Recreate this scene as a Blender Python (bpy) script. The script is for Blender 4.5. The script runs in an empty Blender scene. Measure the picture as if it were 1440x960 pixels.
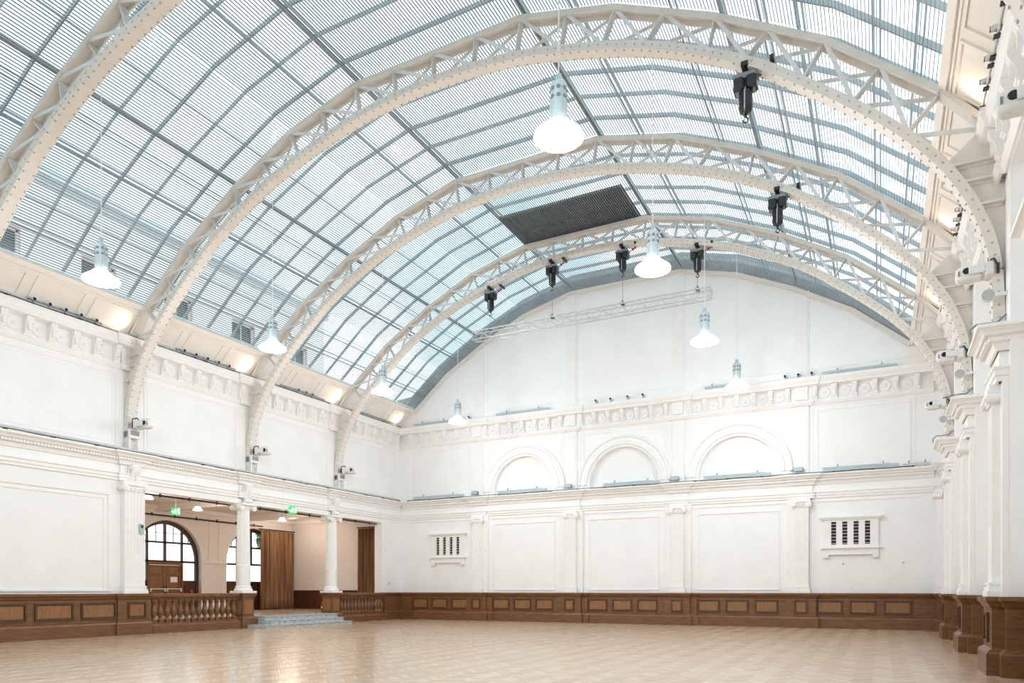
import bpy, math, random
from mathutils import Vector, Matrix
from mathutils.geometry import tessellate_polygon
random.seed(7)
C = bpy.context.scene.collection
PI = math.pi

# ------------------------------------------------------------------ materials
def new_mat(name):
    m = bpy.data.materials.new(name); m.use_nodes = True
    nt = m.node_tree; b = nt.nodes['Principled BSDF']
    return m, nt, b
def N(nt, t, **kw):
    n = nt.nodes.new(t)
    for k, v in kw.items(): setattr(n, k, v)
    return n
def noisy(name, c1, c2, scale=3.0, rough=0.6, metal=0.0, bump=0.0, stretch=(1,1,1), detail=4.0, spec=0.5):
    m, nt, b = new_mat(name)
    tc = N(nt,'ShaderNodeTexCoord'); mp = N(nt,'ShaderNodeMapping'); mp.inputs['Scale'].default_value = stretch
    no = N(nt,'ShaderNodeTexNoise'); no.inputs['Scale'].default_value = scale; no.inputs['Detail'].default_value = detail
    cr = N(nt,'ShaderNodeValToRGB')
    cr.color_ramp.elements[0].position = .3; cr.color_ramp.elements[1].position = .7
    cr.color_ramp.elements[0].color = (*c1,1); cr.color_ramp.elements[1].color = (*c2,1)
    L = nt.links.new
    L(tc.outputs['Object'], mp.inputs['Vector']); L(mp.outputs[0], no.inputs['Vector'])
    L(no.outputs['Fac'], cr.inputs[0]); L(cr.outputs[0], b.inputs['Base Color'])
    b.inputs['Roughness'].default_value = rough; b.inputs['Metallic'].default_value = metal
    b.inputs['Specular IOR Level'].default_value = spec
    if bump:
        bp = N(nt,'ShaderNodeBump'); bp.inputs['Strength'].default_value = bump; bp.inputs['Distance'].default_value = .01
        L(no.outputs['Fac'], bp.inputs['Height']); L(bp.outputs[0], b.inputs['Normal'])
    return m
def emis(name, col, strength, base=(1,1,1)):
    m, nt, b = new_mat(name)
    b.inputs['Base Color'].default_value = (*base,1); b.inputs['Emission Color'].default_value = (*col,1)
    b.inputs['Emission Strength'].default_value = strength
    return m
M = {}
M['plaster'] = noisy('white_plaster', (.88,.88,.88), (.92,.92,.92), 1.2, .62, bump=.05)
M['ornament'] = noisy('white_ornament', (.87,.86,.85), (.91,.90,.89), 6, .55)
M['cove'] = noisy('warm_plaster', (.80,.76,.71), (.84,.80,.75), 2, .6)
M['cream'] = noisy('cream_plaster', (.84,.79,.75), (.88,.83,.79), 1.0, .6)
M['iron'] = noisy('painted_iron', (.73,.685,.635), (.79,.745,.695), 5, .5, bump=.05)
M['ironbar'] = noisy('painted_iron_bar', (.72,.72,.72), (.80,.80,.80), 5, .5)
M['rivet'] = noisy('rivet_paint', (.42,.38,.34), (.5,.46,.42), 5, .5)
M['slat'] = noisy('slat_paint', (.20,.245,.27), (.26,.305,.33), 2, .45)
M['raft'] = noisy('rafter_paint', (.30,.33,.35), (.40,.43,.45), 2, .6)
M['blackout'] = noisy('blackout_fabric', (.06,.055,.045), (.09,.08,.07), 3, .9)
M['black'] = noisy('black_case', (.012,.013,.015), (.03,.032,.035), 8, .35)
M['grey'] = noisy('grey_case', (.20,.22,.24), (.28,.30,.32), 8, .4)
M['bluegrey'] = noisy('batten_grey', (.40,.48,.53), (.48,.57,.62), 8, .4)
M['white'] = noisy('white_case', (.74,.74,.73), (.82,.82,.81), 8, .35)
M['chrome'] = noisy('aluminium', (.62,.64,.66), (.75,.77,.78), 12, .28, metal=.85)
M['silver'] = noisy('lamp_housing', (.52,.60,.63), (.62,.70,.73), 10, .3, metal=.3)
M['speaker'] = noisy('speaker_mesh', (.42,.43,.44), (.52,.53,.54), 30, .6)
M['lens'] = noisy('dark_lens', (.006,.006,.008), (.015,.015,.02), 4, .08)
M['red'] = noisy('red_plastic', (.45,.02,.03), (.6,.03,.05), 8, .4)
M['paper'] = noisy('paper', (.85,.85,.85), (.92,.92,.92), 4, .8)
M['cable'] = noisy('cable_grey', (.55,.56,.57), (.65,.66,.67), 10, .5)
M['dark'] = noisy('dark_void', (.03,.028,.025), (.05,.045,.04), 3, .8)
M['shadewall'] = noisy('shaded_wall_grey', (.20,.19,.18), (.26,.25,.24), 2, .7)  # gallery wall in shade, its darkness put into the colour
M['windowframe'] = noisy('dark_window_wood', (.045,.018,.012), (.09,.035,.022), 4, .4, stretch=(6,6,1))
M['marble'] = noisy('grey_marble', (.30,.33,.35), (.66,.69,.71), 6, .25, detail=10, stretch=(1,1,3))
M['leaf'] = noisy('leaf_green', (.03,.14,.03), (.10,.32,.08), 6, .6)
M['bark'] = noisy('bark', (.10,.07,.05), (.2,.15,.1), 6, .9)
M['slate'] = noisy('grey_render', (.22,.22,.225), (.3,.3,.3), 2, .9)
M['street'] = noisy('street_stone', (.30,.30,.30), (.42,.42,.41), 2, .9)
M['lampglow'] = emis('lamp_glow', (1,.985,.95), 9)
M['bowlglow'] = emis('lamp_bowl_glass', (.95,.99,1), 2.2)
M['spotglow'] = emis('spot_glow', (1,.82,.6), 12)

def wood(name, c1, c2, c3, stretch, rough=.38):
    m, nt, b = new_mat(name)
    tc = N(nt,'ShaderNodeTexCoord'); mp = N(nt,'ShaderNodeMapping'); mp.inputs['Scale'].default_value = stretch
    no = N(nt,'ShaderNodeTexNoise'); no.inputs['Scale'].default_value = 2.2; no.inputs['Detail'].default_value = 7; no.inputs['Distortion'].default_value = .6
    cr = N(nt,'ShaderNodeValToRGB'); e = cr.color_ramp.elements
    e[0].position=.25; e[0].color=(*c1,1); e[1].position=.75; e[1].color=(*c3,1)
    x = e.new(.5); x.color=(*c2,1)
    L = nt.links.new
    L(tc.outputs['Object'], mp.inputs['Vector']); L(mp.outputs[0], no.inputs['Vector']); L(no.outputs['Fac'], cr.inputs[0])
    L(cr.outputs[0], b.inputs['Base Color']); b.inputs['Roughness'].default_value = rough
    return m
M['oak'] = wood('oak_panelling', (.115,.050,.019), (.175,.077,.031), (.24,.110,.046), (1.2,1.2,9))
M['oakmould_shadow'] = wood('oak_moulding_shadowed', (.06,.025,.010), (.09,.038,.015), (.13,.056,.022), (1.2,1.2,9))  # darker brown oak, with the panels' shadow lines put into the stain
M['oakpanel'] = wood('oak_raised_panel', (.20,.090,.034), (.27,.125,.050), (.34,.165,.068), (9,9,1.2))
M['darkoak'] = wood('dark_oak', (.06,.022,.010), (.09,.034,.016), (.13,.05,.024), (1.2,1.2,9))
M['dooroak'] = wood('door_oak', (.17,.068,.026), (.22,.095,.036), (.28,.125,.05), (9,9,1.2))

def curtain_mat():
    m, nt, b = new_mat('brown_velvet')
    tc = N(nt,'ShaderNodeTexCoord'); mp = N(nt,'ShaderNodeMapping'); mp.inputs['Scale'].default_value = (5,5,.25)
    no = N(nt,'ShaderNodeTexNoise'); no.inputs['Scale'].default_value = 2; no.inputs['Detail'].default_value = 5
    cr = N(nt,'ShaderNodeValToRGB'); e = cr.color_ramp.elements
    e[0].position=.3; e[0].color=(.12,.050,.020,1); e[1].position=.7; e[1].color=(.36,.175,.070,1)  # upright streaks paint fold shading into the velvet colour
    L = nt.links.new
    L(tc.outputs['Object'], mp.inputs['Vector']); L(mp.outputs[0], no.inputs['Vector']); L(no.outputs['Fac'], cr.inputs[0])
    L(cr.outputs[0], b.inputs['Base Color']); b.inputs['Roughness'].default_value=.7
    b.inputs['Sheen Weight'].default_value=.3
    return m
M['curtain'] = curtain_mat()

def parquet_mat():
    m, nt, b = new_mat('oak_parquet'); L = nt.links.new
    tc = N(nt,'ShaderNodeTexCoord'); sp = N(nt,'ShaderNodeSeparateXYZ'); L(tc.outputs['Object'], sp.inputs[0])
    def ma(op, a, bb=None):
        n = N(nt,'ShaderNodeMath', operation=op)
        for i, v in enumerate((a, bb)):
            if v is None: continue
            if isinstance(v,(int,float)): n.inputs[i].default_value = v
            else: L(v, n.inputs[i])
        return n.outputs[0]
    u = ma('DIVIDE', sp.outputs['X'], .62)
    col2 = ma('FLOOR', ma('MULTIPLY', u, 2.0))
    tri = ma('MULTIPLY', ma('ABSOLUTE', ma('SUBTRACT', ma('FRACT', u), .5)), 2.0)
    v = ma('DIVIDE', ma('ADD', sp.outputs['Y'], ma('MULTIPLY', tri, .31)), .085)
    row = ma('FLOOR', v)
    cb = N(nt,'ShaderNodeCombineXYZ'); L(col2, cb.inputs[0]); L(row, cb.inputs[1])
    wn = N(nt,'ShaderNodeTexWhiteNoise', noise_dimensions='2D'); L(cb.outputs[0], wn.inputs['Vector'])
    no = N(nt,'ShaderNodeTexNoise'); no.inputs['Scale'].default_value = .35; no.inputs['Detail'].default_value=3; L(tc.outputs['Object'], no.inputs['Vector'])
    par = ma('MULTIPLY', ma('FRACT', ma('MULTIPLY', col2, .5)), .36)  # alternate columns lighter: light catching plank directions differently, put into the tone
    f = ma('ADD', ma('ADD', ma('MULTIPLY', wn.outputs['Value'], .55), par), ma('MULTIPLY', ma('SUBTRACT', no.outputs['Fac'], .5), .5))
    cr = N(nt,'ShaderNodeValToRGB'); e = cr.color_ramp.elements
    e[0].position=0; e[0].color=(.45,.295,.185,1); e[1].position=1; e[1].color=(.71,.54,.395,1)
    L(f, cr.inputs[0])
    gap = ma('LESS_THAN', ma('FRACT', v), .05)
    mx = N(nt,'ShaderNodeMix', data_type='RGBA'); L(gap, mx.inputs['Factor']); L(cr.outputs[0], mx.inputs['A']); mx.inputs['B'].default_value=(.16,.085,.045,1)
    L(mx.outputs['Result'], b.inputs['Base Color'])
    b.inputs['Roughness'].default_value=.26; b.inputs['Specular IOR Level'].default_value=.6
    b.inputs['Coat Weight'].default_value=.25; b.inputs['Coat Roughness'].default_value=.16
    return m
M['parquet'] = parquet_mat()

def glass_mat():
    m = bpy.data.materials.new('roof_glass'); m.use_nodes = True; nt = m.node_tree; nt.nodes.clear()
    o = N(nt,'ShaderNodeOutputMaterial'); t = N(nt,'ShaderNodeBsdfTransparent'); g = N(nt,'ShaderNodeBsdfGlossy')
    t.inputs[0].default_value=(.93,.975,.985,1); g.inputs['Roughness'].default_value=.05
    mx = N(nt,'ShaderNodeMixShader'); mx.inputs[0].default_value=.06
    nt.links.new(t.outputs[0], mx.inputs[1]); nt.links.new(g.outputs[0], mx.inputs[2]); nt.links.new(mx.outputs[0], o.inputs[0])
    return m
M['glass'] = glass_mat()

def brick_mat():
    m, nt, b = new_mat('red_brick'); L = nt.links.new
    tc = N(nt,'ShaderNodeTexCoord'); mp = N(nt,'ShaderNodeMapping'); mp.inputs['Rotation'].default_value=(PI/2,0,PI/2)
    br = N(nt,'ShaderNodeTexBrick'); br.inputs['Scale'].default_value=4.0
    br.inputs['Color1'].default_value=(.86,.56,.49,1); br.inputs['Color2'].default_value=(.90,.66,.58,1); br.inputs['Mortar'].default_value=(.9,.83,.8,1)
    L(tc.outputs['Object'], mp.inputs['Vector']); L(mp.outputs[0], br.inputs['Vector']); L(br.outputs['Color'], b.inputs['Base Color'])
    b.inputs['Roughness'].default_value=.9
    return m
M['brick'] = brick_mat()
M['exit'] = emis('exit_green', (.02,.62,.16), .55, (.02,.45,.12))
M['exitwhite'] = emis('exit_white', (.9,1,.92), .9)

# ------------------------------------------------------------------ mesh builder
class MB:
    def __init__(s): s.v=[]; s.f=[]; s.sm=[]
    def quadmesh(s, vs, fs, smooth=False):
        o=len(s.v); s.v += [tuple(v) for v in vs]; s.f += [tuple(i+o for i in f) for f in fs]; s.sm += [smooth]*len(fs)
    def box(s,x0,x1,y0,y1,z0,z1):
        if x0>x1:x0,x1=x1,x0
        if y0>y1:y0,y1=y1,y0
        if z0>z1:z0,z1=z1,z0
        s.quadmesh([(x0,y0,z0),(x1,y0,z0),(x1,y1,z0),(x0,y1,z0),(x0,y0,z1),(x1,y0,z1),(x1,y1,z1),(x0,y1,z1)],
          [(0,3,2,1),(4,5,6,7),(0,1,5,4),(1,2,6,5),(2,3,7,6),(3,0,4,7)]); return s
    def bbox(s,x0,x1,y0,y1,z0,z1,b=.01):     # box with chamfered vertical edges and top edges
        p=[(x0+b,y0),(x1-b,y0),(x1,y0+b),(x1,y1-b),(x1-b,y1),(x0+b,y1),(x0,y1-b),(x0,y0+b)]
        cx,cy=(x0+x1)/2,(y0+y1)/2
        def sh(p): return [(cx+(x-cx)*(1-2*b/max(1e-6,(x1-x0))), cy+(y-cy)*(1-2*b/max(1e-6,(y1-y0)))) for x,y in p]
        rings=[(sh(p),z0),(p,z0+b),(p,z1-b),(sh(p),z1)]
        vs=[(x,y,z) for r,z in rings for x,y in r]; fs=[]
        for k in range(3):
            for i in range(8): fs.append((k*8+i,k*8+(i+1)%8,(k+1)*8+(i+1)%8,(k+1)*8+i))
        fs.append(tuple(range(7,-1,-1))); fs.append(tuple(range(24,32)))
        s.quadmesh(vs,fs); return s
    def bar(s,p,q,w,h,up=(0,0,1)):
        p=Vector(p);q=Vector(q);d=(q-p).normalized();u=Vector(up)
        a=d.cross(u)
        if a.length<1e-5: a=d.cross(Vector((1,0,0)))
        a.normalize(); b=a.cross(d).normalized()
        a*=w/2;b*=h/2
        vs=[p-a-b,p+a-b,p+a+b,p-a+b,q-a-b,q+a-b,q+a+b,q-a+b]
        s.quadmesh(vs,[(0,1,2,3),(7,6,5,4),(0,4,5,1),(1,5,6,2),(2,6,7,3),(3,7,4,0)]); return s
    def tube(s,pts,r,n=8,cap=True):
        pts=[Vector(p) for p in pts]; rings=[]
        ref=None
        for i,p in enumerate(pts):
            d=(pts[min(i+1,len(pts)-1)]-pts[max(i-1,0)]).normalized()
            if ref is None:
                ref=d.orthogonal().normalized()
            else:
                ref=(ref-d*ref.dot(d)).normalized()
            b=d.cross(ref)
            rings.append([p+ref*math.cos(2*PI*k/n)*r+b*math.sin(2*PI*k/n)*r for k in range(n)])
        vs=[v for g in rings for v in g]; fs=[]
        for i in range(len(rings)-1):
            for k in range(n): fs.append((i*n+k,i*n+(k+1)%n,(i+1)*n+(k+1)%n,(i+1)*n+k))
        s.quadmesh(vs,fs,True)
        if cap:
            s.quadmesh(rings[0],[tuple(range(n-1,-1,-1))]); s.quadmesh(rings[-1],[tuple(range(n))])
        return s
    def lathe(s,prof,c=(0,0,0),n=24,axis='z',smooth=True,phase=0):
        vs=[];fs=[]
        for r,z in prof:
            for k in range(n):
                a=2*PI*k/n+phase; x,y=r*math.cos(a),r*math.sin(a)
                if axis=='z': v=(c[0]+x,c[1]+y,c[2]+z)
                elif axis=='y': v=(c[0]+x,c[1]+z,c[2]+y)
                else: v=(c[0]+z,c[1]+x,c[2]+y)
                vs.append(v)
        for i in range(len(prof)-1):
            for k in range(n): fs.append((i*n+k,i*n+(k+1)%n,(i+1)*n+(k+1)%n,(i+1)*n+k))
        s.quadmesh(vs,fs,smooth)
        for i,rev in ((0,True),(len(prof)-1,False)):
            if prof[i][0]>1e-4:
                idx=[i*n+k for k in range(n)]
                s.quadmesh([vs[j] for j in idx],[tuple(range(n-1,-1,-1)) if rev else tuple(range(n))])
        return s
    def plate(s,outer,holes,fn,d0,d1):
        """polygon (2D) with holes, extruded between depths d0,d1; fn(u,v,d)->xyz"""
        loops=[outer]+list(holes)
        tri=tessellate_polygon([[Vector((u,v,0)) for u,v in l] for l in loops])
        flat=[p for l in loops for p in l]
        n=len(flat)
        vs=[fn(u,v,d0) for u,v in flat]+[fn(u,v,d1) for u,v in flat]
        fs=[tuple(t) for t in tri]+[tuple(i+n for i in reversed(t)) for t in tri]
        o=0
        for l in loops:
            k=len(l)
            for i in range(k): fs.append((o+i,o+(i+1)%k,o+(i+1)%k+n,o+i+n))
            o+=k
        s.quadmesh(vs,fs); return s
    def sweep(s,prof,path,closed=False,z0=0.0,cap=True):
        """prof [(d,z)] moved along plan path [(x,y)], d to the right of travel, mitred"""
        n=len(path); P=len(prof); vs=[]
        for i,(x,y) in enumerate(path):
            a=Vector(path[i-1]) if i>0 else None; b=Vector(path[i]); c=Vector(path[i+1]) if i<n-1 else None
            ns=[]
            if a is not None and (b-a).length>1e-9: d=(b-a).normalized(); ns.append(Vector((d.y,-d.x)))
            if c is not None and (c-b).length>1e-9: d=(c-b).normalized(); ns.append(Vector((d.y,-d.x)))
            if len(ns)==2: m=(ns[0]+ns[1])/max(.2,1+ns[0].dot(ns[1]))
            else: m=ns[0]
            for d,z in prof: vs.append((x+m.x*d,y+m.y*d,z+z0))
        fs=[]
        for i in range(n-1):
            for k in range(P-1): fs.append((i*P+k,(i+1)*P+k,(i+1)*P+k+1,i*P+k+1))
        if cap:
            fs.append(tuple(range(P))); fs.append(tuple(range((n-1)*P+P-1,(n-1)*P-1,-1)))
        s.quadmesh(vs,fs); return s
    def arcsweep(s,prof,cx,cz,fn,a0=0,a1=PI,n=32):
        """prof [(r,d)] swept round an arc; fn(u,v,d)"""
        P=len(prof);vs=[];fs=[]
        for i in range(n+1):
            a=a0+(a1-a0)*i/n
            for r,d in prof: vs.append(fn(cx+r*math.cos(a),cz+r*math.sin(a),d))
        for i in range(n):
            for k in range(P): fs.append((i*P+k,(i+1)*P+k,(i+1)*P+(k+1)%P,i*P+(k+1)%P))
        s.quadmesh(vs,fs); return s
    def build(s,name,mat,parent=None,world=False,kind=None):
        me=bpy.data.meshes.new(name)
        off=Vector(parent.location) if (world and parent) else Vector((0,0,0))
        me.from_pydata([tuple(Vector(v)-off) for v in s.v],[],s.f)
        me.polygons.foreach_set('use_smooth',s.sm)
        me.materials.append(mat); me.update()
        import bmesh
        bm=bmesh.new(); bm.from_mesh(me); bmesh.ops.recalc_face_normals(bm,faces=bm.faces); bm.to_mesh(me); bm.free()
        o=bpy.data.objects.new(name,me); C.objects.link(o)
        if parent: o.parent=parent
        if kind: o['kind']=kind
        return o
def tag(o,label=None,cat=None,group=None,kind=None):
    if label: o['label']=label
    if cat: o['category']=cat
    if group: o['group']=group
    if kind: o['kind']=kind
    return o
def thing(name,label,cat,loc=(0,0,0),rz=0,group=None):
    o=bpy.data.objects.new(name,None); o.empty_display_size=.2; C.objects.link(o)
    o.location=loc; o.rotation_euler=(0,0,rz)
    return tag(o,label,cat,group)
def kids(o): return [c for c in bpy.data.objects if c.parent==o]
def dup(root,loc,rz=None,label=None,group=None,name=None):
    ch={}
    for c in bpy.data.objects:
        if c.parent: ch.setdefault(c.parent,[]).append(c)
    def rec(o,par):
        c=o.copy(); C.objects.link(c); c.parent=par
        for k in ch.get(o,[]): rec(k,c)
        return c
    r=rec(root,None); r.location=loc
    if rz is not None: r.rotation_euler=(0,0,rz)
    if label: r['label']=label
    if group: r['group']=group
    return r
def struct(name,mb,mat,label=None,parent=None):
    o=mb.build(name,mat,parent); o['kind']='structure'
    if label: o['label']=label
    return o

# ------------------------------------------------------------------ layout numbers
W=12.35; WR=12.85; YE=31.15; YB=-8.0
RIBS=[10.44,15.70,20.93,26.16]
PX=[-7.5,-2.5,2.5,7.5]
OUT=[(-11.35,10.84),(-9.35,12.5),(-7.2,13.75),(-4.95,14.78),(-2.55,15.4),(2.55,15.4),(4.95,14.78),(7.2,13.75),(9.35,12.5),(11.35,10.84)]
def wp(wall,s,off=0):      # wall coordinate -> plan position
    return {'L':(-W+off,s),'R':(WR-off,s),'U':(W-off,s),'E':(s,YE-off)}[wall]
RZ={'L':PI/2,'R':-PI/2,'U':-PI/2,'E':0.0}
def wbox(mb,wall,s0,s1,d0,d1,z0,z1):
    a=wp(wall,s0,d0); b=wp(wall,s1,d1); mb.box(a[0],b[0],a[1],b[1],z0,z1)
def run(wall,s0,s1,breaks):
    """plan path along a wall with forward breaks [(sa,sb,off)]"""
    pts=[(s0,0)]; cur=s0
    for sa,sb,off in sorted(breaks):
        pts += [(sa,None),(sa,off),(sb,off),(sb,None)]
    pts.append((s1,0))
    out=[];
    lvl=0
    bl=sorted(breaks)
    out=[(s0,bl[0][2] if bl and bl[0][0]<=s0 else 0)]
    for i,(sa,sb,off) in enumerate(bl):
        prev=bl[i-1] if i else None
        adjacent = prev and abs(prev[1]-sa)<1e-6
        if not adjacent and sa>s0: out.append((sa,0))
        if sa>s0: out.append((sa,off))
        nxt=bl[i+1] if i+1<len(bl) else None
        if sb<s1:
            out.append((sb,off))
            if not (nxt and abs(nxt[0]-sb)<1e-6): out.append((sb,0))
        else: out.append((s1,off))
    if out[-1][0]<s1: out.append((s1,0))
    p=[wp(wall,s,o) for s,o in out]
    if wall in 'RU': p=p[::-1]
    return p
def frame_mould(mb,wall,s0,s1,z0,z1,w=.07,d0=0,d1=.03):
    wbox(mb,wall,s0,s1,d0,d1,z0,z0+w); wbox(mb,wall,s0,s1,d0,d1,z1-w,z1)
    wbox(mb,wall,s0,s0+w,d0,d1,z0+w,z1-w); wbox(mb,wall,s1-w,s1,d0,d1,z0+w,z1-w)

# ------------------------------------------------------------------ floor, walls
mb=MB(); mb.box(-W,WR+.4,YB,YE+.3,-.25,0); struct('floor',mb,M['parquet'],'pale herringbone oak parquet floor of the hall')

fE=lambda u,v,d:(u,YE+d,v)
def arcpts(cx,cz,r,a0,a1,n): return [(cx+r*math.cos(a0+(a1-a0)*i/n),cz+r*math.sin(a0+(a1-a0)*i/n)) for i in range(n+1)]
mb=MB()
roof=[(x,z+.05) for x,z in OUT]
outer=[(-W,0),(WR+.1,0),(WR+.1,10.1)]+[(x,z) for x,z in reversed(roof)]+[(-W,10.1)]
holes=[]
for cx in (-5.0,0.0,5.0):
    holes.append([(cx-1.62,6.2)]+[(cx+1.62,6.2)]+arcpts(cx,6.35,1.62,0,PI,28))
mb.plate(outer,holes,fE,0,.24)
mb.plate(outer,[],fE,.242,.45)
struct('wall_far',mb,M['plaster'],'white end wall with a curved gable under the glass roof')
# tympanum strips, mouldings, upper panels (mouldings belong to the end wall)
mb=MB()
def roofz(x):
    for (a,b),(c,d) in zip(OUT,OUT[1:]):
        if a<=x<=c: return b+(d-b)*(x-a)/(c-a)
    return 10.8
for x in PX:
    mb.box(x-.27,x+.27,YE-.05,YE,9.98,roofz(x)-.05)
    mb.box(x-.20,x+.20,YE-.075,YE-.05,10.2,roofz(x)-.12)
for a,b in zip([-11.6]+PX,PX+[11.6]):
    mb.box(a+.33,b-.33,YE-.03,YE,10.34,10.41)
struct('trim_1',mb,M['ornament'],'flat white strips and sill line on the curved gable')
# edge trim of the gable under the roof
mb=MB()
P=[Vector((x,0,z)) for x,z in OUT]
for a,b in zip(P,P[1:]):
    mb.bar((a.x,YE-.08,a.z-.06),(b.x,YE-.08,b.z-.06),.16,.12,up=(0,1,0))
struct('trim_2',mb,M['iron'],'beige edge rib where the glass roof meets the gable')

# left wall: solid bay, then the open arcade to the raised gallery
fL=lambda u,v,d:(-W-d,u,v)
GY0,GY1,GZ=16.30,29.60,4.95
mb=MB()
mb.plate([(YB,0),(GY0,0),(GY0,GZ),(GY1,GZ),(GY1,0),(YE,0),(YE,10.05),(YB,10.05)],[],fL,0,.45)
struct('wall_left',mb,M['plaster'],'white left wall with an open colonnade to a raised gallery')
mb=MB(); mb.box(WR,WR+.4,YB,YE,0,10.05)
mb.box(W,WR,YB,YE,8.88,10.05)
for y in [5.2]+RIBS: mb.box(W,WR,y-.64,y+.64,0,8.88)
mb.box(W,WR,30.2,YE,0,8.88)
struct('wall_right',mb,M['plaster'],'white right wall lined with paired pilasters')
mb=MB(); mb.plate([(-W,0),(WR,0),(WR,10.1)]+[(x,z) for x,z in reversed(roof)]+[(-W,10.1)],[],lambda u,v,d:(u,YB-d,v),0,.3)
struct('wall_near',mb,M['plaster'])

# ------------------------------------------------------------------ dado
DADO=[(0,0),(.28,0),(.28,.38),(.26,.42),(.22,.45),(.19,.47),(.19,1.18),(.22,1.21),(.25,1.27),(.29,1.31),(.29,1.385),(0,1.385)]
def ped(s,strips,e=0): # pedestal breaks round a pilaster centre
    b=[(s-.37,s+.37,.15+e)]
    if 'l' in strips: b.append((s-.66,s-.37,.06+e*.78))
    if 'r' in strips: b.append((s+.37,s+.66,.06+e*.78))
    return b
def dado_panels(wall,root,spans,off=0):
    for s0,s1,n in spans:
        w=(s1-s0)/n
        for i in range(n):
            a=s0+i*w+.12; b=s0+(i+1)*w-.12
            p=MB()
            d=.19+off
            frame_mould(p,wall,a,b,.56,1.10,.05,d-.005,d+.045)
            frame_mould(p,wall,a+.05,b-.05,.61,1.05,.03,d-.005,d+.012)
            o=p.build('panel_moulding',M['oakmould_shadow'],root)
            q=MB(); wbox(q,wall,a+.08,b-.08,d-.004,d+.016,.64,1.02)
            q.build('raised_panel',M['oakpanel'],root)
br=[]
for i,x in enumerate(PX): br+=ped(x,['r','lr','lr','l'][i])
br+=[(-12.0+.0,-11.66,.06),(11.66,12.0,.06)]
mb=MB(); mb.sweep(DADO,run('E',-12.05,12.05,br))
bE=struct('baseboard_far',mb,M['oak'],'brown oak dado along the end wall')
dado_panels('E',bE,[(-11.5,-7.95,3),(-6.75,-3.25,3),(-1.75,1.75,3),(3.25,6.75,3),(7.95,11.5,3)])
dado_panels('E',bE,[(x-.37,x+.37,1) for x in PX],off=.15)
mb=MB(); mb.sweep(DADO,run('L',YB,GY0+.08,[(15.36,16.38,.06),(10.0,10.9,.06)]))
bL=struct('baseboard_left',mb,M['oak'],'brown oak dado below the blank left wall')
dado_panels('L',bL,[(11.05,15.25,3)]); dado_panels('L',bL,[(15.40,16.3,1)],off=.06)
mb=MB(); mb.sweep(DADO,run('L',GY1-.05,YE,[(GY1+.15,GY1+.55,.03)]))
struct('baseboard_corner',mb,M['oak'],'short oak dado in the far left corner')
br=[]
RP=[y for y in RIBS if y>9]
for y in RP: br+=ped(y,'lr',.42)
mb=MB(); mb.sweep(DADO,run('R',4.0,YE,br+[(30.2,YE,.50)]))
bR=struct('baseboard_right',mb,M['oak'],'brown oak dado stepping round the right wall pedestals')
dado_panels('R',bR,[(y-.37,y+.37,1) for y in RP],off=.57)
dado_panels('R',bR,[(a+.75,b-.75,3) for a,b in zip(RP,RP[1:])])

# ------------------------------------------------------------------ cornices
LOWC=[(0,5.72),(.04,5.72),(.07,5.80),(.09,5.86),(.15,5.87),(.15,5.95),(.22,5.96),(.25,6.01),(.30,6.05),(.34,6.07),(.34,6.13),(0,6.13)]
ARCH=[(0,5.18),(.05,5.18),(.05,5.26),(.08,5.28),(.08,5.37),(.11,5.40),(.11,5.43),(0,5.43)]
TOPC=[(0,8.90),(.05,8.90),(.09,8.96),(.12,9.02),(.12,9.08),(.06,9.09),(.06,9.60),(.16,9.62),(.30,9.66),(.30,9.74),(.33,9.78),(.37,9.86),(.37,9.98),(0,9.98)]
def dentils(mb,wall,s0,s1,off=0):
    s=s0
    while s<s1:
        wbox(mb,wall,s,s+.055,.14+off,.185+off,5.865,5.945); s+=.1
tri=0
def cornice(wall,s0,s1,centres,names,labels,brk=.10,hw=.42,extra=[]):
    br=[(c-hw,c+hw,brk) for c in centres]+extra
    mb=MB(); mb.sweep(LOWC,run(wall,s0,s1,br)); mb.sweep(ARCH,run(wall,s0,s1,[(a,b,o-.02) for a,b,o in br]))
    for c in centres: wbox(mb,wall,c-hw+.02,c+hw-.02,0,brk-.02,5.43,5.72)
    e=[s0+.1]+[v for c in centres for v in (c-hw,c+hw)]+[s1-.1]
    for a,b in zip(e[0::2],e[1::2]): dentils(mb,wall,max(a,4.0 if wall!='E' else a),b)
    for c in centres: dentils(mb,wall,c-hw+.02,c+hw-.06,brk)
    struct(names[0],mb,M['ornament'],labels[0])
    mb=MB(); mb.sweep(TOPC,run('U' if wall=='R' else wall,s0,s1,[(c-.34,c+.34,.08) for c in centres]))
    return struct(names[1],mb,M['ornament'],labels[1])
cE=cornice('E',-12.1,12.1,PX,('trim_3','trim_4'),('lower dentil cornice across the end wall','upper bracketed cornice across the end wall'))
LC=[10.44,15.78,20.80,25.98]
cL=cornice('L',YB,YE-.1,LC,('trim_5','trim_6'),('lower dentil cornice above the colonnade','upper bracketed cornice along the left wall'))
cR=cornice('R',YB,YE-.1,RP,('trim_7','trim_8'),('lower dentil cornice along the right wall','upper bracketed cornice along the right wall'),brk=.66,hw=.5,extra=[(30.2,YE-.1,.5)])
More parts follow.
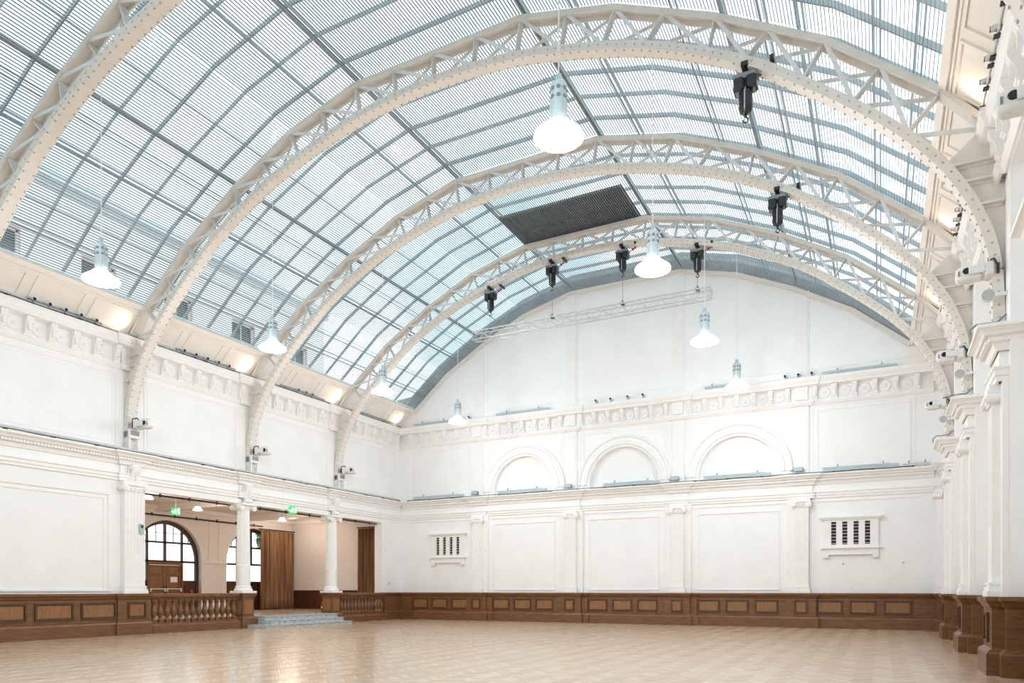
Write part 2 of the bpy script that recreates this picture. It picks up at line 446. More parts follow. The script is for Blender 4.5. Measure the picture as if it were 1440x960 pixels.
# console brackets and roundels (parts of the upper cornices)
def bracket_mesh():
    mb=MB()
    prof=[(0,9.12),(-.10,9.12),(-.13,9.16),(-.12,9.24),(-.15,9.34),(-.20,9.44),(-.25,9.54),(-.25,9.62),(0,9.62)]
    fn=lambda u,v,d:(d,u,v)
    mb.plate(prof,[],fn,-.085,.085)
    mb.lathe([(.05,-.095),(.05,.095)],(0,-.10,9.18),12,axis='x')
    mb.lathe([(.055,-.095),(.055,.095)],(0,-.20,9.56),12,axis='x')
    mb.box(-.035,.035,-.215,-.12,9.22,9.5)
    mb.box(-.11,.11,-.10,0,9.06,9.12)
    return mb
def rosette_mesh():
    mb=MB()
    mb.lathe([(.215,0),(.215,-.035),(.18,-.05),(.15,-.03),(.06,-.025),(.05,-.05),(.0,-.055)],(0,0,9.345),20,axis='y')
    return mb
br0=None
def ornaments(wall,root,spans):
    global br0
    for s0,s1,n in spans:
        w=(s1-s0)/n
        for i in range(n+1):
            put('bracket',bracket_mesh,wall,s0+i*w,root)
            if i<n: put('rosette',rosette_mesh,wall,s0+(i+.5)*w,root)
cache={}
def put(name,fn,wall,s,root,off=.06):
    if name not in cache: o=fn().build(name,M['ornament']); cache[name]=o
    else: o=cache[name].copy(); C.objects.link(o)
    x,y=wp(wall,s,off); o.location=(x,y,0); o.rotation_euler=(0,0,RZ[wall]); o.parent=root
ornaments('E',cE,[(-11.55,-8.0,5),(-7.0,-3.0,6),(-2.0,2.0,6),(3.0,7.0,6),(8.0,11.55,5)])
ornaments('L',cL,[(11.0,15.2,6),(16.25,20.4,6),(21.5,25.6,6),(26.7,30.7,6)])
ornaments('U',cR,[(11.0,15.2,6),(16.25,20.4,6),(21.5,25.6,6),(26.7,30.7,6)])
# square blocks over the end wall pilasters
mb=MB()
for x in PX:
    mb.box(x-.24,x+.24,YE-.24,YE-.06,9.12,9.62); mb.box(x-.15,x+.15,YE-.26,YE-.24,9.2,9.54)
mb.build('frieze_block',M['ornament'],cE)

# upper storey wall mouldings
mb=MB()
for x in PX:
    mb.box(x-.27,x+.27,YE-.07,YE,6.13,8.92); mb.box(x-.20,x+.20,YE-.09,YE-.07,6.2,8.8)
e=[-11.9]+PX+[11.9]
for a,b in zip(e,e[1:]):
    frame_mould(mb,'E',a+.55,b-.55,6.2,8.72,.06,0,.03); frame_mould(mb,'E',a+.40,b-.40,6.2,8.84,.04,0,.02)
struct('trim_9',mb,M['ornament'],'upper pilaster strips and panel frames of the end wall')
for k,cx in enumerate((-5.0,0.0,5.0)):
    mb=MB()
    fn=lambda u,v,d:(u,YE-d,v)
    mb.arcsweep([(1.62,-.02),(1.62,.05),(1.72,.06),(1.74,.13),(1.86,.13),(1.90,.07),(2.02,.07),(2.08,.14),(2.16,.14),(2.20,.0),(2.16,-.02)],cx,6.35,fn,n=40)
    for sg in (-1,1):
        mb.box(cx+sg*1.62,cx+sg*2.12,YE-.07,YE,6.12,6.36)
    struct('trim_%d'%(10+k),mb,M['ornament'],'moulded semicircular arch round the %s blind niche'%('left','middle','right')[k])
# side walls: panel frames of upper storey
for wall,nm in (('L','trim_13'),('R','trim_14')):
    mb=MB(); cc=[5.2]+LC+[31.1] if wall=='L' else [5.2]+RP+[31.1]
    for a,b in zip(cc,cc[1:]):
        frame_mould(mb,wall,a+.5,b-.5,6.3,8.72,.06,0,.03); frame_mould(mb,wall,a+.62,b-.62,6.42,8.60,.03,0,.015)
    struct(nm,mb,M['ornament'],'moulded panel frames on the upper %s wall'%('left' if wall=='L' else 'right'))
# lower storey panel frames
mb=MB()
for a,b in zip(e,e[1:]):
    if a<-8 or b>8: continue
    frame_mould(mb,'E',a+.85,b-.85,1.5,4.78,.05,0,.03)
frame_mould(mb,'L',10.95,15.05,1.46,4.72,.07,0,.035); frame_mould(mb,'L',11.15,14.85,1.46,4.55,.04,0,.02)
for a,b in zip(RP,RP[1:]): frame_mould(mb,'R',a+.9,b-.9,1.5,4.78,.05,0,.03)
wbox(mb,'E',-11.6,11.6,0,.03,5.02,5.07)
struct('trim_15',mb,M['ornament'],'thin panel frames on the lower white walls')

# ------------------------------------------------------------------ pilasters and columns
def volutes(mb,y0,y1,hw,z,r):
    for sg in (-1,1):
        mb.lathe([(r,y0),(r,y1)],(sg*hw,0,z),18,axis='y')
        mb.lathe([(r*.62,y0-.02),(r*.62,y0)],(sg*hw,0,z),14,axis='y')
        mb.lathe([(r*.25,y0-.035),(r*.25,y0-.02)],(sg*hw,0,z),10,axis='y')
def pilaster(wall,s,label,w=.53,group=None,side=''):
    x,y=wp(wall,s,.003+(.5 if wall=='R' else 0))
    t=thing('pilaster',label,'pilaster',(x,y,1.386),RZ[wall],group)
    D=.22; h=w/2
    m=MB(); m.box(-h-.08,h+.08,-D-.08,0,0,.10); m.box(-h-.06,h+.06,-D-.06,0,.10,.17); m.box(-h-.03,h+.03,-D-.03,0,.17,.21); m.box(-h-.05,h+.05,-D-.05,0,.21,.26)
    m.build('base',M['ornament'],t)
    m=MB(); m.box(-h,h,-D+.015,0,.26,3.46)
    nf=6
    for i in range(nf+1):
        u=-h+.015+(w-.03)*i/nf; m.box(u-.018,u+.018,-D,-D+.015,.26,3.46)
    m.box(-h+.002,h-.002,-D-.003,-D+.014,.262,1.3)
    m.build('shaft',M['ornament'],t)
    m=MB(); m.box(-h-.03,h+.03,-D-.03,0,3.46,3.50); m.box(-h,h,-D-.02,0,3.50,3.64)
    volutes(m,-D-.09,-.02,h+.02,3.56,.105)
    for i in range(5): m.lathe([(0,-.05),(.03,-.03),(.038,0),(.03,.03),(0,.05)],(-h+.08+i*(w-.16)/4,-D-.02,3.54),8)
    m.box(-h-.10,h+.10,-D-.08,0,3.64,3.70); m.box(-h-.06,h+.06,-D-.05,0,3.70,3.80)
    m.build('capital',M['ornament'],t)
    if side:
        m=MB()
        for sg,ch in ((-1,'l'),(1,'r')):
            if ch in side:
                m.box(min(sg*h,sg*(h+.3)),max(sg*h,sg*(h+.3)),-.10,0,0,3.80); 
        m.build('side_strip',M['ornament'],t)
    return t
ordE=['leftmost','second from left','third from left','rightmost']
for i,x in enumerate(PX):
    pilaster('E',x,'white fluted pilaster with scroll capital on the end wall, %s of four'%ordE[i],side=['r','lr','lr','l'][i],group='end wall pilasters')
for i,y in enumerate(RP):
    pilaster('R',y,'white pilaster on oak pedestal along the right wall, %s'%['nearest, cut by the photo edge','second nearest the camera','third nearest the camera','next to the far corner'][i],side='lr',group='right wall pilasters')
pilaster('L',15.80,'wide white pilaster at the near end of the colonnade',w=.74)
pilaster('R',30.55,'narrow white corner pilaster at the far end of right wall',w=.30)

def column(y,label):
    t=thing('column',label,'column',(-W+.03,y,1.386),0,'free-standing colonnade columns')
    m=MB(); m.box(-.36,.36,-.36,.36,0,.09)
    m.lathe([(.35,.09),(.36,.13),(.35,.17),(.31,.18),(.30,.21),(.32,.235),(.31,.26),(.275,.28)],n=32)
    m.build('base',M['ornament'],t)
    m=MB(); n=48; prof=[(.27,.28),(.268,1.1),(.262,1.15),(.235,3.3),(.25,3.33),(.25,3.36)]
    # fluted upper shaft
    vs=[];fs=[]
    for r,z in prof:
        for k in range(n):
            rr=r-(.022 if (k%2 and 1.12<z<3.31) else 0); a=2*PI*k/n; vs.append((rr*math.cos(a),rr*math.sin(a),z))
    for i in range(len(prof)-1):
        for k in range(n): fs.append((i*n+k,i*n+(k+1)%n,(i+1)*n+(k+1)%n,(i+1)*n+k))
    m.quadmesh(vs,fs,False); m.build('shaft',M['ornament'],t)
    m=MB(); m.lathe([(.25,3.36),(.29,3.41),(.29,3.46)],n=32)
    for sx in (-1,1):
        for sy in (-1,1):
            m.lathe([(.12,-.09),(.12,.09)],(sx*.20,sy*.31,3.40),16,axis='x')
            m.lathe([(.07,-.11),(.07,.11)],(sx*.20,sy*.31,3.40),12,axis='x')
    m.box(-.27,.27,-.30,.30,3.42,3.48); m.box(-.36,.36,-.38,.38,3.48,3.562)
    m.build('capital',M['ornament'],t)
    return t
column(20.62,'white fluted round column left of the marble steps')
column(25.78,'white fluted round column right of the marble steps')
# carved keystone scrolls in the entablature over columns and pilasters
def cartouche(wall,s,label):
    x,y=wp(wall,s,.09)
    t=thing('carved_scroll',label,'ornament',(x,y,4.95),RZ[wall],'carved scrolls under the lower cornice')
    m=MB(); prof=[(0,.02),(-.10,.02),(-.14,.10),(-.10,.22),(-.12,.40),(-.19,.58),(-.22,.72),(-.2,.80),(0,.80)]
    m.plate(prof,[],lambda u,v,d:(d,u,v),-.14,.14); m.build('scroll',M['ornament'],t)
    m=MB()
    for z,r in ((.12,.07),(.7,.08)): m.lathe([(r,-.17),(r,.17)],(0,-.13,z),14,axis='x')
    for k in range(5): m.lathe([(0,-.05),(.04,0),(0,.05)],(0,-.17,.25+.08*k),8)
    for sg in (-1,1): m.tube([(sg*.15,-.03,.74),(sg*.2,-.05,.55),(sg*.17,-.05,.35),(sg*.1,-.04,.15)],.03,6)
    m.build('leaf_carving',M['ornament'],t)
cartouche('L',20.72,'white carved scroll over the column left of the steps')
cartouche('L',25.9,'white carved scroll over the column right of the steps')
cartouche('L',15.82,'white carved scroll above the near pilaster of the left wall')

# ------------------------------------------------------------------ cove and glass roof
def cove(side,name,label):
    sg=-1 if side=='L' else 1
    a=Vector((sg*12.32,10.0)); b=Vector((sg*11.33,10.90)); d=(b-a).normalized(); n=Vector((-d.y*sg,d.x*sg)) if sg>0 else Vector((d.y,-d.x))
    n=Vector((sg*abs(d.y),abs(d.x)))   # outwards
    mb=MB()
    poly=[a,b,b+n*.2,a+n*.2]
    mb.plate([(p.x,p.y) for p in poly],[],lambda u,v,t:(u,t,v),YB,YE)
    o=struct(name,mb,M['cove'],label)
    m=MB()
    def bar3(t0,t1,y0,y1,th=.035):
        p=[a+d*t0,a+d*t1,a+d*t1-n*th,a+d*t0-n*th]
        m.plate([(q.x,q.y) for q in p],[],lambda u,v,t:(u,t,v),y0,y1)
    Lc=(b-a).length
    bar3(Lc-.16,Lc-.0,4.0,YE,.05); bar3(Lc-.24,Lc-.2,4.0,YE,.025)
    for y0,y1 in zip([5.2]+RIBS,RIBS+[YE]):
        w=(y1-y0)/3
        for i in range(3):
            ya,yb=y0+i*w+.14,y0+(i+1)*w-.14
            for (t0,t1,p,q) in ((.22,.27,ya,yb),(Lc-.34,Lc-.29,ya,yb),(.27,Lc-.34,ya,ya+.05),(.27,Lc-.34,yb-.05,yb)): bar3(t0,t1,p,q)
    m.build('cove_panel_moulding',M['cove'],o)
cove('L','trim_16','sloping panelled cove below the roof glass on the left')
cove('R','trim_17','sloping panelled cove below the roof glass on the right')

def onrun(pts,off):   # offset polyline outwards (up)
    out=[]
    for i,(x,z) in enumerate(pts):
        a=pts[max(i-1,0)]; b=pts[min(i+1,len(pts)-1)]
        n=Vector((-(b[1]-a[1]),b[0]-a[0])).normalized()
        if n.y<0:n=-n
        out.append((x+n.x*off,z+n.y*off))
    return out
def sheet(mb,pts,off,th,y0,y1):
    lo=onrun(pts,off); hi=onrun(pts,off+th)
    mb.plate(lo+hi[::-1],[],lambda u,v,t:(u,t,v),y0,y1)
EXT=[(-11.42,10.78)]+OUT[1:-1]+[(11.42,10.78)]
# glazing frame: rafters across, purlins along
mb=MB()
ys=[YB]
bays=list(zip([-5.3,0.0,5.2]+RIBS,[0.0,5.2]+RIBS+[YE]))
for y0,y1 in bays:
    for i in range(5):
        y=y0+(y1-y0)*(i+.5)/5
        w=.04 if i in (0,2,4) else .02
        sheet(mb,EXT,.30,.12,y-w/2,y+w/2)
def pt_on(f):   # point along OUT by arc fraction between nodes f=(i,t)
    i,t=f; a=OUT[i]; b=OUT[i+1]; n=Vector((-(b[1]-a[1]),b[0]-a[0])).normalized()
    return Vector((a[0]+(b[0]-a[0])*t,a[1]+(b[1]-a[1])*t)),n
def longbar(i,t,off,w,h):
    p,n=pt_on((i,t)); q=p+n*off
    mb.bar((q.x,YB,q.y),(q.x,YE,q.y),w,h,up=(n.x,0,n.y))
for i in (2,4,5,7):
    ww=.07 if i in (4,5) else .03
    longbar(i,0.0,.215,ww,.13); longbar(i,.035,.215,ww*.6,.10)
for i,t in ((0,.33),(0,.66),(1,.33),(1,.7),(2,.5),(3,.5),(5,.5),(6,.5),(7,.35),(7,.7),(8,.35),(8,.7)):
    longbar(i,t,.27,.03,.05); 
    longbar(i,t+.06,.27,.02,.04)
roofo=struct('ceiling',mb,M['raft'],'steel glazing frame of the barrel vaulted glass roof')
mb=MB(); sheet(mb,EXT,.44,.012,YB,YE+.1); g=mb.build('roof_glass',M['glass'],roofo)
# gable parapet outside, beyond the end wall
mb=MB()
hi=[(x*1.02,z+.85) for x,z in OUT]
mb.plate([(-12.4,10.2)]+[(x,z+.2) for x,z in OUT]+[(12.4,10.2),(12.6,11.6)]+hi[::-1]+[(-12.6,11.6)],[],fE,.10,.45)
struct('wall_parapet',mb,M['slate'],'dark grey gable parapet outside the end of the roof')

# louvre blinds: one per roof facet and bay
facets=[([0,1,2],'lower left'),([2,3,4],'upper left'),([4,5],'crown'),([5,6,7],'upper right'),([7,8,9],'lower right')]
bayname={5.2:'bay nearest the camera',10.44:'second bay',15.70:'third bay',20.93:'fourth bay',26.16:'last bay by the end wall'}
def blind_mesh(idx,L):
    m=MB()
    for i,j in zip(idx,idx[1:]):
        a=Vector(OUT[i]);b=Vector(OUT[j]);d=(b-a);ln=d.length;d.normalize();n=Vector((-d.y,d.x))
        k=int(ln/.08)
        for q in range(k):
            c=a+d*(ln*(q+.5)/k)
            if i==4 and False: pass
            v=n if a.x+b.x<=.01 else Vector((n.x*.12,1)).normalized()     # blades stand upright on the right slope
            lo=c+n*.130; p=[lo-d*.0085,lo+d*.0085,lo+v*.037+d*.0105,lo+v*.037-d*.0105]
            m.plate([(v.x,v.y) for v in p],[],lambda u,v,t:(u,t,v),.03,L-.03)
    return m
blinds={}
for y0,y1 in zip([5.2]+RIBS,RIBS+[YE-.02]):
    for idx,fn_ in facets:
        lab='grey slatted louvre blind under the %s roof glass, %s'%(fn_,bayname[y0])
        L=y1-y0
        o=blind_mesh(idx,L).build('louvre_blind',M['slat'])
        o.location=(0,y0,0)
        tag(o,lab,'blind','slatted roof blinds')
mb=MB(); mb.box(-2.5,2.3,24.05,26.3,15.60,15.64)
mb.box(-2.5,2.3,24.0,24.06,15.58,15.66); mb.box(-2.5,2.3,25.3,25.36,15.57,15.66)
tag(mb.build('blackout_panel',M['blackout']),'dark brown blackout panel above the crown blind near the end wall','panel')

# ------------------------------------------------------------------ arched trusses
H=[(12.16,6.18),(12.14,7.0),(12.06,7.7),(11.86,8.35),(11.57,8.95),(11.17,9.56),(10.57,10.24),(9.9,10.86),(9.07,11.54),(7.75,12.50),(5.6,13.55),(3.11,14.27),(1.5,14.52),(0,14.60)]
full=[(x,z) for x,z in H]+[(-x,z) for x,z in H[-2::-1]]
def catmull(p,k=5):
    out=[]
    for i in range(len(p)-1):
        a=Vector(p[max(i-1,0)]);b=Vector(p[i]);c=Vector(p[i+1]);d=Vector(p[min(i+2,len(p)-1)])
        for j in range(k):
            t=j/k
            out.append(.5*((2*b)+(-a+c)*t+(2*a-5*b+4*c-d)*t*t+(-a+3*b-3*c+d)*t*t*t))
    out.append(Vector(p[-1])); return out
INN=catmull(full,5)
def ribbon(mb,pts,hw,t0,t1,smooth=False):
    n=len(pts);vs=[];fs=[]
    for i,p in enumerate(pts):
        a=pts[max(i-1,0)];b=pts[min(i+1,n-1)];d=(Vector(b)-Vector(a)).normalized();nn=Vector((-d.y,d.x))
        if nn.dot(Vector((p[0],p[1]-4)))<0: nn=-nn
        p=Vector(p)
        for y,t in ((-hw,t0),(hw,t0),(hw,t1),(-hw,t1)):
            q=p+nn*t; vs.append((q.x,y,q.y-6.18))
    for i in range(n-1):
        for k in range(4): fs.append((i*4+k,i*4+(k+1)%4,(i+1)*4+(k+1)%4,(i+1)*4+k))
    fs.append((0,1,2,3)); fs.append(tuple(range((n-1)*4+3,(n-1)*4-1,-1)))
    mb.quadmesh(vs,fs)
def nearest_in(p,n):   # intersection of inward ray with the inner chord polyline
    best=None
    for q in INN:
        v=Vector(q)-p; t=v.dot(-n); off=abs(v.x*n.y-v.y*n.x)
        if t>0 and (best is None or off<best[0]): best=(off,q)
    return best[1]
def make_truss():
    t=thing('arch_truss','','roof truss',(0,0,6.18),0,'arched roof trusses')
    m=MB(); O=[Vector(p) for p in OUT]; ribbon(m,O,.17,0,.025); 
    for y in (-.15,.15):
        mm=MB(); ribbon(mm,O,.02,-.10,0); m.quadmesh([(a,b+y,c) for a,b,c in mm.v],mm.f)
    m.build('top_chord',M['iron'],t)
    m=MB(); ribbon(m,INN,.16,0,.03)
    for y in (-.145,.145):
        mm=MB(); ribbon(mm,INN,.015,.03,.17); m.quadmesh([(a,b+y,c) for a,b,c in mm.v],mm.f)
    mm=MB(); ribbon(mm,INN,.16,.17,.185); m.quadmesh(mm.v,mm.f)
    m.build('bottom_chord',M['iron'],t)
    # rivets
    m=MB(); acc=0; last=INN[0]
    for p in catmull(full,12):
        if (p-last).length<.19: continue
        last=p
        a=p; nn=Vector((p.x,(p.y-4)*1.0)).normalized()
        for y,dd in ((-.163,.10),(.163,.10)):
            q=p+nn*dd; m.lathe([(.022,-.006),(.018,.006)],(q.x,y,q.y-6.18),6,axis='y',smooth=False)
        for y in (-.12,.12):
            q=p-nn*.004; m.box(q.x-.016,q.x+.016,y-.016,y+.016,q.y-6.196,q.y-6.164)
    m.build('rivet_row',M['rivet'],t,kind='stuff')
    # nodes
    nodes=[]
    for i in range(len(OUT)-1):
        a=Vector(OUT[i]);b=Vector(OUT[i+1]);k=4 if i==4 else 2
        for j in range(k): nodes.append(a+(b-a)*(j/k))
    nodes.append(Vector(OUT[-1]))
    ends=[]
    for i,p in enumerate(nodes):
        a=nodes[max(i-1,0)];b=nodes[min(i+1,len(nodes)-1)];d=(b-a).normalized();n=Vector((-d.y,d.x))
        if abs(p.x)>11.2: n=Vector((.62*(1 if p.x>0 else -1),.78)).normalized()
        q=nearest_in(p,n); nn=n
        ends.append((p-n*.02,Vector(q)+n*.16))
    for p,q in ends:
        m=MB(); 
        for y in (-.075,.075): m.bar((p.x,y,p.y-6.18),(q.x,y,q.y-6.18),.03,.06,up=(0,1,0))
        m.bar((p.x,0,p.y-6.18),(q.x,0,q.y-6.18),.10,.02,up=(0,1,0)) if False else None
        m.bar((p.x,0,p.y-6.18),(q.x,0,q.y-6.18),.012,.2,up=(0,1,0))
        m.build('strut',M['ironbar'],t)
    for (p,q),(r,s_) in zip(ends,ends[1:]):
        for a,b,y in ((p,s_,-.125),(q,r,.125)):
            m=MB(); m.bar((a.x,y,a.y-6.18),(b.x,y,b.y-6.18),.085,.018,up=(0,1,0)); m.build('brace',M['ironbar'],t)
    # haunches at both feet
    for sg in (-1,1):
        q=ends[0][1] if sg<0 else ends[-1][1]; p=ends[0][0] if sg<0 else ends[-1][0]
        m=MB(); m.bar((p.x,0,p.y-6.18+.02),(sg*12.02,0,10.08-6.18),.30,.10,up=(0,0,1))
        m.build('cove_rib',M['iron'],t)
        m=MB(); m.bar((q.x,-.1,q.y-6.18-.1),(sg*12.0,-.1,10.0-6.18+.02),.018,.09,up=(0,1,0)) if False else m.bar((q.x,.1,q.y-6.18),(sg*12.0,.1,3.86),.09,.018,up=(0,1,0))
        m.build('brace',M['ironbar'],t)
        # web plate between chord and wall
        inn=[v for v in INN if (v.x*sg)>0 and 6.3<v.y<9.45]
        inn=sorted(inn,key=lambda v:v.y)
        out_=[(v.x+sg*.12,v.y) for v in inn if v.y>6.3]
        top=[(sg*11.98,9.97)]
        poly=[(sg*12.34,6.3)]+out_+top+[(sg*12.34,9.97)]
        m=MB(); m.plate([(u,v-6.18) for u,v in poly],[],lambda u,v,t_:(u,t_,v),-.012,.012); m.build('haunch_plate',M['iron'],t)
        for zz,xx in ((9.36,11.45),(9.02,11.66),(8.55,11.92)):
            m=MB(); m.box(sg*xx,sg*12.34,-.15,.15,zz-6.18-.02,zz-6.18+.02); m.box(sg*xx,sg*12.3,-.05,.05,zz-6.18-.06,zz-6.18-.02); m.build('stiffener',M['iron'],t)
    return t
tl=['white riveted arched truss nearest the camera, cut by the top left corner','white riveted arched truss sweeping over the near pendants, second nearest','white riveted arched truss between the second and the last truss','white riveted arched truss nearest the end wall, carrying four hoists']
tr=make_truss(); tr.location=(0,RIBS[0],6.18); tr['label']=tl[0]
for y,l in zip(RIBS[1:],tl[1:]): dup(tr,(0,y,6.18),0,l)

# ------------------------------------------------------------------ pendant lamps
def make_pendant():
    t=thing('pendant_lamp','','lamp',(0,0,8.65),0,'high bay pendant lamps under the glass roof')
    m=MB(); m.tube([(0,0,.95),(0,0,4.76)],.012,6); m.build('suspension_cord',M['white'],t)
    m=MB(); m.lathe([(.03,1.0),(.05,.99),(.055,.86),(.125,.84),(.135,.81),(.135,.34),(.12,.30),(.10,.24)],n=28)
    for k in range(14):
        a=2*PI*k/14; m.box(.134*math.cos(a)-.006,.134*math.cos(a)+.006,.134*math.sin(a)-.006,.134*math.sin(a)+.006,.32,.58)
    h=m.build('housing',M['silver'],t)
    m=MB()
    for z in (.73,.60):
        for k in range(8):
            a=2*PI*(k+.5)/8; c=Vector((math.cos(a),math.sin(a),0)); tt=Vector((-c.y,c.x,0))
            p=c*.137; m.bar(p-tt*.026+Vector((0,0,z)),p+tt*.026+Vector((0,0,z)),.006,.055,up=(0,0,1))
    for z in (.73,.60): m.lathe([(.1355,z-.003),(.137,z),(.1355,z+.003)],n=28)
    m.bar((.1365,0,.60),(.1365,0,.73),.004,.004)
    m.build('vent_holes',M['grey'],h)
    m=MB(); prof=[(.10,.27),(.15,.25),(.19,.21),(.24,.16),(.32,.10),(.385,.05),(.40,.02),(.40,.0),(.38,.0),(.34,.06),(.28,.11),(.21,.17),(.17,.21),(.13,.24),(.10,.25)]
    m.lathe(prof,n=36); m.build('glass_reflector',M['bowlglow'],t)
    m=MB(); m.lathe([(0,-.07),(.18,-.06),(.30,-.03),(.375,.015),(.32,.06),(.2,.10),(.14,.16),(.09,.22),(0,.24)],n=28); m.build('bulb',M['lampglow'],t)
    return t
lp=make_pendant(); first=True
pn=['nearest','second','third','farthest']
for X,side in ((-5.70,'left'),(5.82,'right')):
    for i,y in enumerate([10.44,15.7,20.98,26.18]):
        lab='glowing white high bay pendant in the %s row, %s of four'%(side,pn[i])
        if first: lp.location=(X,y,8.65); lp['label']=lab; first=False
        else: dup(lp,(X,y,8.65),0,lab)

# ------------------------------------------------------------------ chain hoists
def make_hoist():
    t=thing('chain_hoist','','hoist',(0,0,0),0,'black chain hoists on the trusses')   # origin at the underside of the chord
    m=MB(); m.box(-.07,.07,-.2,.2,-.03,.06); m.tube([(0,0,-.03),(0,0,-.16)],.05,10); m.build('beam_clamp',M['black'],t)
    m=MB(); m.bbox(-.235,-.015,-.16,.16,-.50,-.15,.04); m.build('motor_housing',M['black'],t)
    m=MB(); m.bbox(.015,.235,-.16,.16,-.46,-.12,.04); m.build('gear_housing',M['black'],t)
    m=MB(); m.bbox(-.25,.25,-.17,.17,-.24,-.13,.03); m.build('top_cover',M['grey'],t)
    m=MB(); m.lathe([(.13,-.48),(.14,-.52),(.14,-.80),(.11,-.90),(.05,-.93)],n=20); m.build('chain_bag',M['black'],t)
    m=MB()
    for k in range(10): m.lathe([(.010,-.018),(.018,0),(.010,.018)],(0,-.155,-.52-.04*k),6)
    m.tube([(0,-.15,-.5),(0,-.15,-.94)],.006,5); m.build('chain',M['chrome'],t)
    m=MB(); m.tube([(0,0,-.9),(0,0,-1.0)],.03,8)
    m.tube([(.0+.05*math.sin(a),0,-1.06+.055*math.cos(a)) for a in [PI*k/8*1.6 for k in range(9)]],.016,6); m.build('hook',M['black'],t)
    m=MB(); m.tube([(.2,0,-.16),(.3,.02,-.2),(.42,.02,-.12),(.52,.0,-.06)],.012,6); m.build('cable',M['black'],t)
    m=MB(); m.box(.50,.58,-.19,.19,-.05,.03); m.build('cable_clamp',M['black'],t)
    m=MB(); m.tube([(.36,-.05,-.14),(.42,-.08,-.2),(.48,-.06,-.17),(.55,-.03,-.14)],.022,8); m.bbox(.38,.44,-.09,-.03,-.24,-.15,.01); m.build('red_plug',M['red'],t)
    return t
def chord_z(x):
    best=min(INN,key=lambda p:abs(p.x-x)); 
    for a,b in zip(INN,INN[1:]):
        if (a.x-x)*(b.x-x)<=0 and a.y>11: return a.y+(b.y-a.y)*((x-a.x)/(b.x-a.x))
    return best.y
hs=[(7.82,15.7,'black chain hoist on the second nearest truss, largest in view'),(7.82,20.93,'black chain hoist on the third truss, right of centre'),(4.45,26.16,'black chain hoist on the last truss, right of the bright pendant'),(1.63,26.16,'black chain hoist on the last truss, second from its right'),(-1.29,26.16,'black chain hoist on the last truss, third from its right'),(-4.09,26.16,'black chain hoist on the last truss, leftmost')]
h0=make_hoist()
hset=[]
for i,(x,y,l) in enumerate(hs):
    if i==0: o=h0; o.location=(x,y,chord_z(x)-.005); o['label']=l
    else: o=dup(h0,(x,y,chord_z(x)-.005),0,l)
    hset.append(o)
# lighting truss hung from the last four hoists
t=thing('lighting_truss','long silver lattice lighting truss hung in front of the gable','truss',(0,26.16,11.98))
S=.17
for dz in (0,.34):
    for dy in (-S,S):
        m=MB(); m.tube([(-4.88,dy,dz),(4.93,dy,dz)],.026,8); m.build('chord_tube',M['chrome'],t)
n=26; st=9.81/n
for (y0,z0,y1,z1) in ((-S,0,-S,.34),(S,0,S,.34),(-S,.34,S,.34),(-S,0,S,0)):
    m=MB()
    for k in range(n):
        xa=-4.88+k*st; xb=xa+st
        p=(xa,y0,z0) if k%2==0 else (xa,y1,z1); q=(xb,y1,z1) if k%2==0 else (xb,y0,z0)
        m.tube([p,q],.012,5)
    for xe in (-4.88,4.93): m.tube([(xe,y0,z0),(xe,y1,z1)],.016,6)
    m.build('lacing',M['chrome'],t)
for o in hset[2:]:
    z=o.location.z
    m=MB(); m.tube([(0,0,-1.1),(0,0,12.33-z)],.008,5); m.build('lifting_wire',M['grey'],o)
    m=MB(); m.box(-.05,.05,-.06,.06,12.31-z,12.37-z); m.tube([(-.06,-.17,12.32-z),(0,0,12.5-z),(.06,.17,12.32-z)],.012,6); m.build('shackle',M['black'],o)

# ------------------------------------------------------------------ moving head lights on the truss feet
def make_head():
    t=thing('moving_head_light','','stage light',(0,0,0),0,'white moving head lights at the truss feet')   # faces -y
    m=MB(); m.bar((0,.10,0),(0,-.14,0),.10,.06); m.box(-.12,.12,-.04,.02,-.12,.12); m.tube([(.1,-.02,.08),(.2,-.1,.2),(.05,-.2,.26),(-.05,-.2,.15)],.025,7); m.build('clamp',M['black'],t)
    m=MB(); m.bbox(-.19,.19,-.30,-.10,-.17,.17,.03); m.build('base_box',M['white'],t)
    m=MB(); m.bbox(-.22,-.16,-.62,-.28,-.11,.11,.02); m.bbox(.16,.22,-.62,-.28,-.11,.11,.02); m.box(-.2,.2,-.34,-.30,-.1,.1); m.build('yoke',M['white'],t)
    m=MB()
    rings=[]
    for d,a,b in ((-.34,.10,.13),(-.40,.14,.19),(-.62,.15,.21),(-.80,.15,.20),(-.88,.12,.15),(-.90,.07,.09)):
        rings.append([(math.copysign(abs(math.cos(q))**.6,math.cos(q))*a,d,math.copysign(abs(math.sin(q))**.6,math.sin(q))*b) for q in [2*PI*k/20 for k in range(20)]])
    vs=[v for r in rings for v in r];fs=[]
    for i in range(len(rings)-1):
        for k in range(20): fs.append((i*20+k,i*20+(k+1)%20,(i+1)*20+(k+1)%20,(i+1)*20+k))
    fs.append(tuple(range(19,-1,-1))); fs.append(tuple(range(100,120)))
    m.quadmesh(vs,fs,True); hd=m.build('head',M['white'],t)
    # lens looks down and toward the camera end
    m=MB(); m.lathe([(.085,0),(.085,.03),(.07,.04)],(0,0,0),22,axis='x'); le=m.build('lens',M['lens'],hd); le.location=(.135,-.66,.02)
    m=MB(); m.box(-.02,.012,-.50,-.44,-.13,.13); m.box(.145,.155,-.84,-.80,-.09,.05); m.build('vent_slot',M['grey'],hd)
    return t
h0=make_head()
